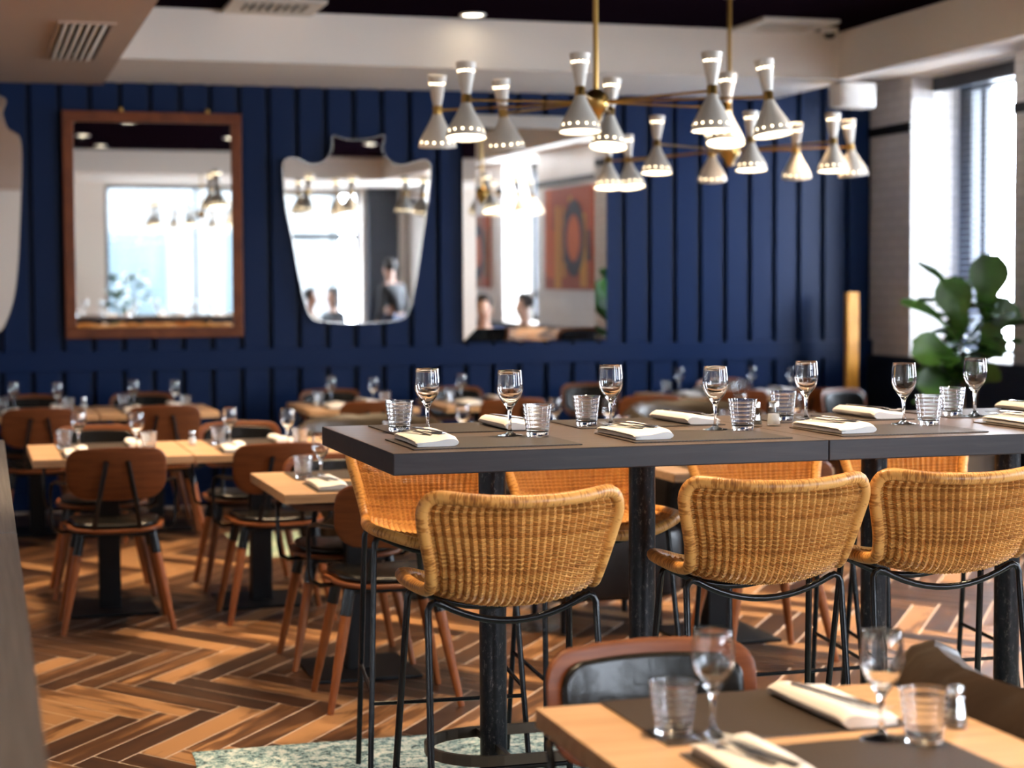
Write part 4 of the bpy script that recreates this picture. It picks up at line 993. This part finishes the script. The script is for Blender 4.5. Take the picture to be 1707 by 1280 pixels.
lv = [(pl(1640, 530, 10.5), pl(1652, 432, 10.35), 0.26, (-0.5, -1, 0.1)), (pl(1605, 560, 10.5), pl(1585, 470, 10.4), 0.25, (-0.4, -1, 0.2)), (pl(1600, 520, 10.6), pl(1551, 428, 10.6), 0.11, (0.6, -0.6, 0.3)),
      (pl(1590, 520, 10.7), pl(1635, 445, 10.8), 0.10, (-0.5, -0.4, 0.6)), (pl(1600, 570, 10.5), pl(1522, 488, 10.5), 0.12, (0.5, -0.8, 0.5)), (pl(1640, 560, 10.5), pl(1690, 505, 10.4), 0.24, (-0.2, -1, 0.3)),
      (pl(1600, 600, 10.5), pl(1535, 575, 10.4), 0.24, (0, -1, 0.4)), (pl(1630, 590, 10.5), pl(1665, 560, 10.3), 0.24, (-0.3, -1, 0.4)), (pl(1590, 640, 10.5), pl(1540, 630, 10.4), 0.24, (0, -1, 0.3)), (pl(1620, 640, 10.5), pl(1640, 610, 10.3), 0.28, (-0.3, -1, 0.3))]
plant(PL, 1.60, lv, 'tall fiddle leaf plant in front of the right window', 3)
plant((2.25, -1.9, 0), 1.75, [], 'leafy green plant seen only in the wood framed mirror', 9, scale=0.9)
# ================================================================== PAINTINGS (seen in the bevelled mirror)
def painting(y0, y1, z0, z1, label, seed):
    rnd = random.Random(seed)
    t = thing('painting', label, 'painting', (XR-0.03, (y0+y1)/2, (z0+z1)/2))
    a, c = (y1-y0)/2, (z1-z0)/2
    bm = BM(); box(bm, (-0.02, -a, -c), (0.028, a, c)); finish(bm, 'canvas', 'paint_rust', t, False)
    bm = BM(); ms = ['paint_orange', 'paint_black', 'paint_ochre', 'paint_green']
    for k in range(11):
        yy = -a+2*a*(k+0.5)/11+rnd.uniform(-0.05, 0.05); w_ = rnd.uniform(0.04, 0.11)*a/0.8; zz0 = rnd.uniform(-c, -c*0.2); zz1 = rnd.uniform(0, c)
        prism(bm, [(max(-a, yy-w_), zz0), (min(a, yy+w_), zz0-0.0), (min(a, yy+w_*0.4), zz1), (max(-a, yy-w_*0.7), zz1)], -0.021-0.0006*k, -0.0195, 'x', rnd.randrange(4))
    E_ = [(a*0.45*math.cos(2*PI*k/28)+a*0.3, c*0.75*math.sin(2*PI*k/28)) for k in range(28)]; prism(bm, E_, -0.029, -0.0195, 'x', 1)
    prism(bm, [(p[0]*0.6+a*0.12, p[1]*0.6) for p in E_], -0.030, -0.0195, 'x', 0)
    finish(bm, 'brushwork', None, t, False, mats=ms)
painting(4.55, 6.3, 1.42, 2.62, 'large orange and black abstract painting seen in the frameless rectangular mirror', 4)
painting(0.7, 2.0, 1.42, 2.4, 'smaller abstract painting seen at the edge of the frameless rectangular mirror', 8)
# ================================================================== PEOPLE (seen in the mirrors)
def skin_mesh(name, verts, edges, radii, mat, parent=None, root=0, sub=1):
    me = bpy.data.meshes.new(name); me.from_pydata([tuple(v) for v in verts], edges, []); me.materials.append(MATS[mat])
    o = bpy.data.objects.new(name, me); COL.objects.link(o)
    if parent: o.parent = parent
    md = o.modifiers.new('skin', 'SKIN'); md.use_smooth_shade = True
    sv = me.skin_vertices[0].data
    for k, r_ in enumerate(radii): sv[k].radius = (r_, r_); sv[k].use_root = (k == root); 
    if sub: s = o.modifiers.new('subdivision', 'SUBSURF'); s.levels = sub; s.render_levels = sub
    return o
def person(loc, rz, seated, top_mat, label, hair_long=False, lean=0.1):
    t = thing('person', label, 'person', loc, R(rz))
    hip = 0.50 if seated else 0.93
    V = []; Ed = []; Rd = []
    def add(p, r_, par=None):
        V.append(Vector(p)); Rd.append(r_)
        if par is not None: Ed.append((par, len(V)-1))
        return len(V)-1
    pel = add((0, 0, hip), 0.135); wai = add((0, lean*0.3, hip+0.2), 0.12, pel); che = add((0, lean*0.8, hip+0.40), 0.145, wai); nb = add((0, lean, hip+0.52), 0.07, che)
    nk = add((0, lean+0.01, hip+0.60), 0.055, nb); hd = add((0, lean+0.03, hip+0.69), 0.085, nk); ht = add((0, lean+0.025, hip+0.78), 0.088, hd); crown = add((0, lean+0.02, hip+0.84), 0.05, ht)
    nose = add((0, lean+0.135, hip+0.705), 0.013, hd)
    arms, legs = [], []
    for s in (-1, 1):
        sh = add((s*0.185, lean*0.85, hip+0.47), 0.058, che)
        if seated: el = add((s*0.25, lean+0.10, hip+0.22), 0.043, sh); wr = add((s*0.15, lean+0.34, hip+0.27), 0.029, el)
        else: el = add((s*0.24, lean*0.5-0.02, hip+0.17), 0.043, sh); wr = add((s*0.25, lean+0.04, hip-0.08), 0.029, el)
        d = (V[wr]-V[el]).normalized(); pa = add(V[wr]+d*0.06, 0.032, wr)
        side = d.cross(Vector((0, 0, 1))); side = side.normalized() if side.length > 0.2 else Vector((0, 1, 0))
        for q_ in range(4):
            k1 = add(V[pa]+d*0.035+side*(q_-1.5)*0.019, 0.0088, pa); k2 = add(V[k1]+d*(0.03, 0.036, 0.034, 0.024)[q_]+Vector((0, 0, -0.006)), 0.0082, k1); add(V[k2]+d*0.022+Vector((0, 0, -0.012)), 0.0072, k2)
        th = add(V[wr]+d*0.03+side*(-s)*0.038, 0.0098, wr); add(V[th]+d*0.03+side*(-s)*0.012, 0.0085, th)
        arms.append((sh, el, wr))
        hp = add((s*0.095, 0.0, hip-0.04), 0.095, pel)
        if seated: kn = add((s*0.12, 0.44, hip+0.0), 0.062, hp); an = add((s*0.12, 0.42, 0.09), 0.042, kn)
        else: kn = add((s*0.10, 0.02, 0.50), 0.062, hp); an = add((s*0.10, -0.01, 0.09), 0.042, kn)
        add(V[an]+Vector((0, 0.14, -0.05)), 0.035, an); legs.append((hp, kn, an))
    skin_mesh('body', V, Ed, Rd, 'skin', t)
    # jacket / shirt
    jv = [V[pel]+Vector((0, 0, 0.02)), V[wai], V[che], V[nb]-Vector((0, 0, 0.02))]; je = [(0, 1), (1, 2), (2, 3)]; jr = [0.15, 0.137, 0.162, 0.082]
    for (sh, el, wr) in arms:
        b0 = len(jv); jv += [V[sh], V[el], V[wr].lerp(V[el], 0.12)]; jr += [0.070, 0.056, 0.042]; je += [(2, b0), (b0, b0+1), (b0+1, b0+2)]
    skin_mesh('top', jv, je, jr, top_mat, t)
    tv = [V[pel]-Vector((0, 0, 0.0))]; te = []; trd = [0.143]
    for (hp, kn, an) in legs:
        b0 = len(tv); tv += [V[hp], V[kn], V[an]+Vector((0, 0, 0.02))]; trd += [0.104, 0.075, 0.058]; te += [(0, b0), (b0, b0+1), (b0+1, b0+2)]
    skin_mesh('trousers', tv, te, trd, 'jeans', t)
    bm = BM(); hc = V[ht]
    bmesh.ops.create_icosphere(bm, subdivisions=3, radius=0.105, matrix=Matrix.Translation(hc+Vector((0, -0.018, 0.012))))
    for v in bm.verts:
        if v.co.y > hc.y+0.035 and v.co.z < hc.z+0.055: v.co.y = hc.y+0.03
        if hair_long and v.co.z < hc.z-0.02 and v.co.y < hc.y+0.02: v.co.z -= 0.13
    finish(bm, 'hair', 'hair_dark', t)
    bm = BM()
    for s in (-1, 1): bmesh.ops.create_icosphere(bm, subdivisions=2, radius=0.011, matrix=Matrix.Translation(V[hd]+Vector((s*0.032, 0.082, 0.035))))
    finish(bm, 'eyes', 'hair_dark', t)
    bm = BM(); tube(bm, [V[hd]+Vector((-0.024, 0.076, -0.038)), V[hd]+Vector((0, 0.086, -0.040)), V[hd]+Vector((0.024, 0.076, -0.038))], 0.005, 6); finish(bm, 'mouth', 'paint_rust', t)
    bm = BM()
    for s in (-1, 1): bmesh.ops.create_icosphere(bm, subdivisions=2, radius=0.024, matrix=Matrix.Translation(V[hd]+Vector((s*0.09, -0.005, 0.02))) @ Matrix.Diagonal((0.45, 0.8, 1.3, 1)))
    finish(bm, 'ears', 'skin', t)
    return t
person((4.75, -1.0, 0), -60, True, 'shirt_brown', 'person in a brown top seated by the back window, seen in the shield mirror')
person((5.45, -1.9, 0), 60, True, 'jacket_dark', 'dark haired person in black seated beside the standing man in the shield mirror', True)
person((6.05, -0.6, 0), 150, False, 'jacket_dark', 'person in a dark jacket standing with back turned, seen in the shield mirror')
person((6.25, 5.6, 0), 80, True, 'shirt_brown', 'person in a tan top seated under the large abstract painting')
person((5.45, 6.4, 0), 20, True, 'shirt_blue', 'person in a blue shirt seated, reflected at the far left of the rectangular mirror')
def seat_block(x, y, rz, label):
    t = thing('bench_stool', label, 'seat', (x, y, 0), R(rz)); bm = BM(); panel(bm, rrect(0.42, 0.40, 0.06), lambda a, c, h: (a, c, 0.315+h), 0, 0.05); finish(bm, 'seat', 'walnut', t)
    for sx in (-1, 1):
        for sy in (-1, 1): bm = BM(); cyl(bm, (sx*0.17, sy*0.16, 0), (sx*0.15, sy*0.14, 0.32), 0.015, 0.02, 10); finish(bm, 'leg', 'walnut_leg', t)
for (x, y, rz, lab) in ((4.75, -1.0, -60, 'wooden stool under the brown topped person'), (5.45, -1.9, 60, 'wooden stool under the person in black'), (6.25, 5.6, 80, 'wooden stool under the person in tan'), (5.45, 6.4, 20, 'wooden stool under the person in blue')): seat_block(x, y, rz, lab)
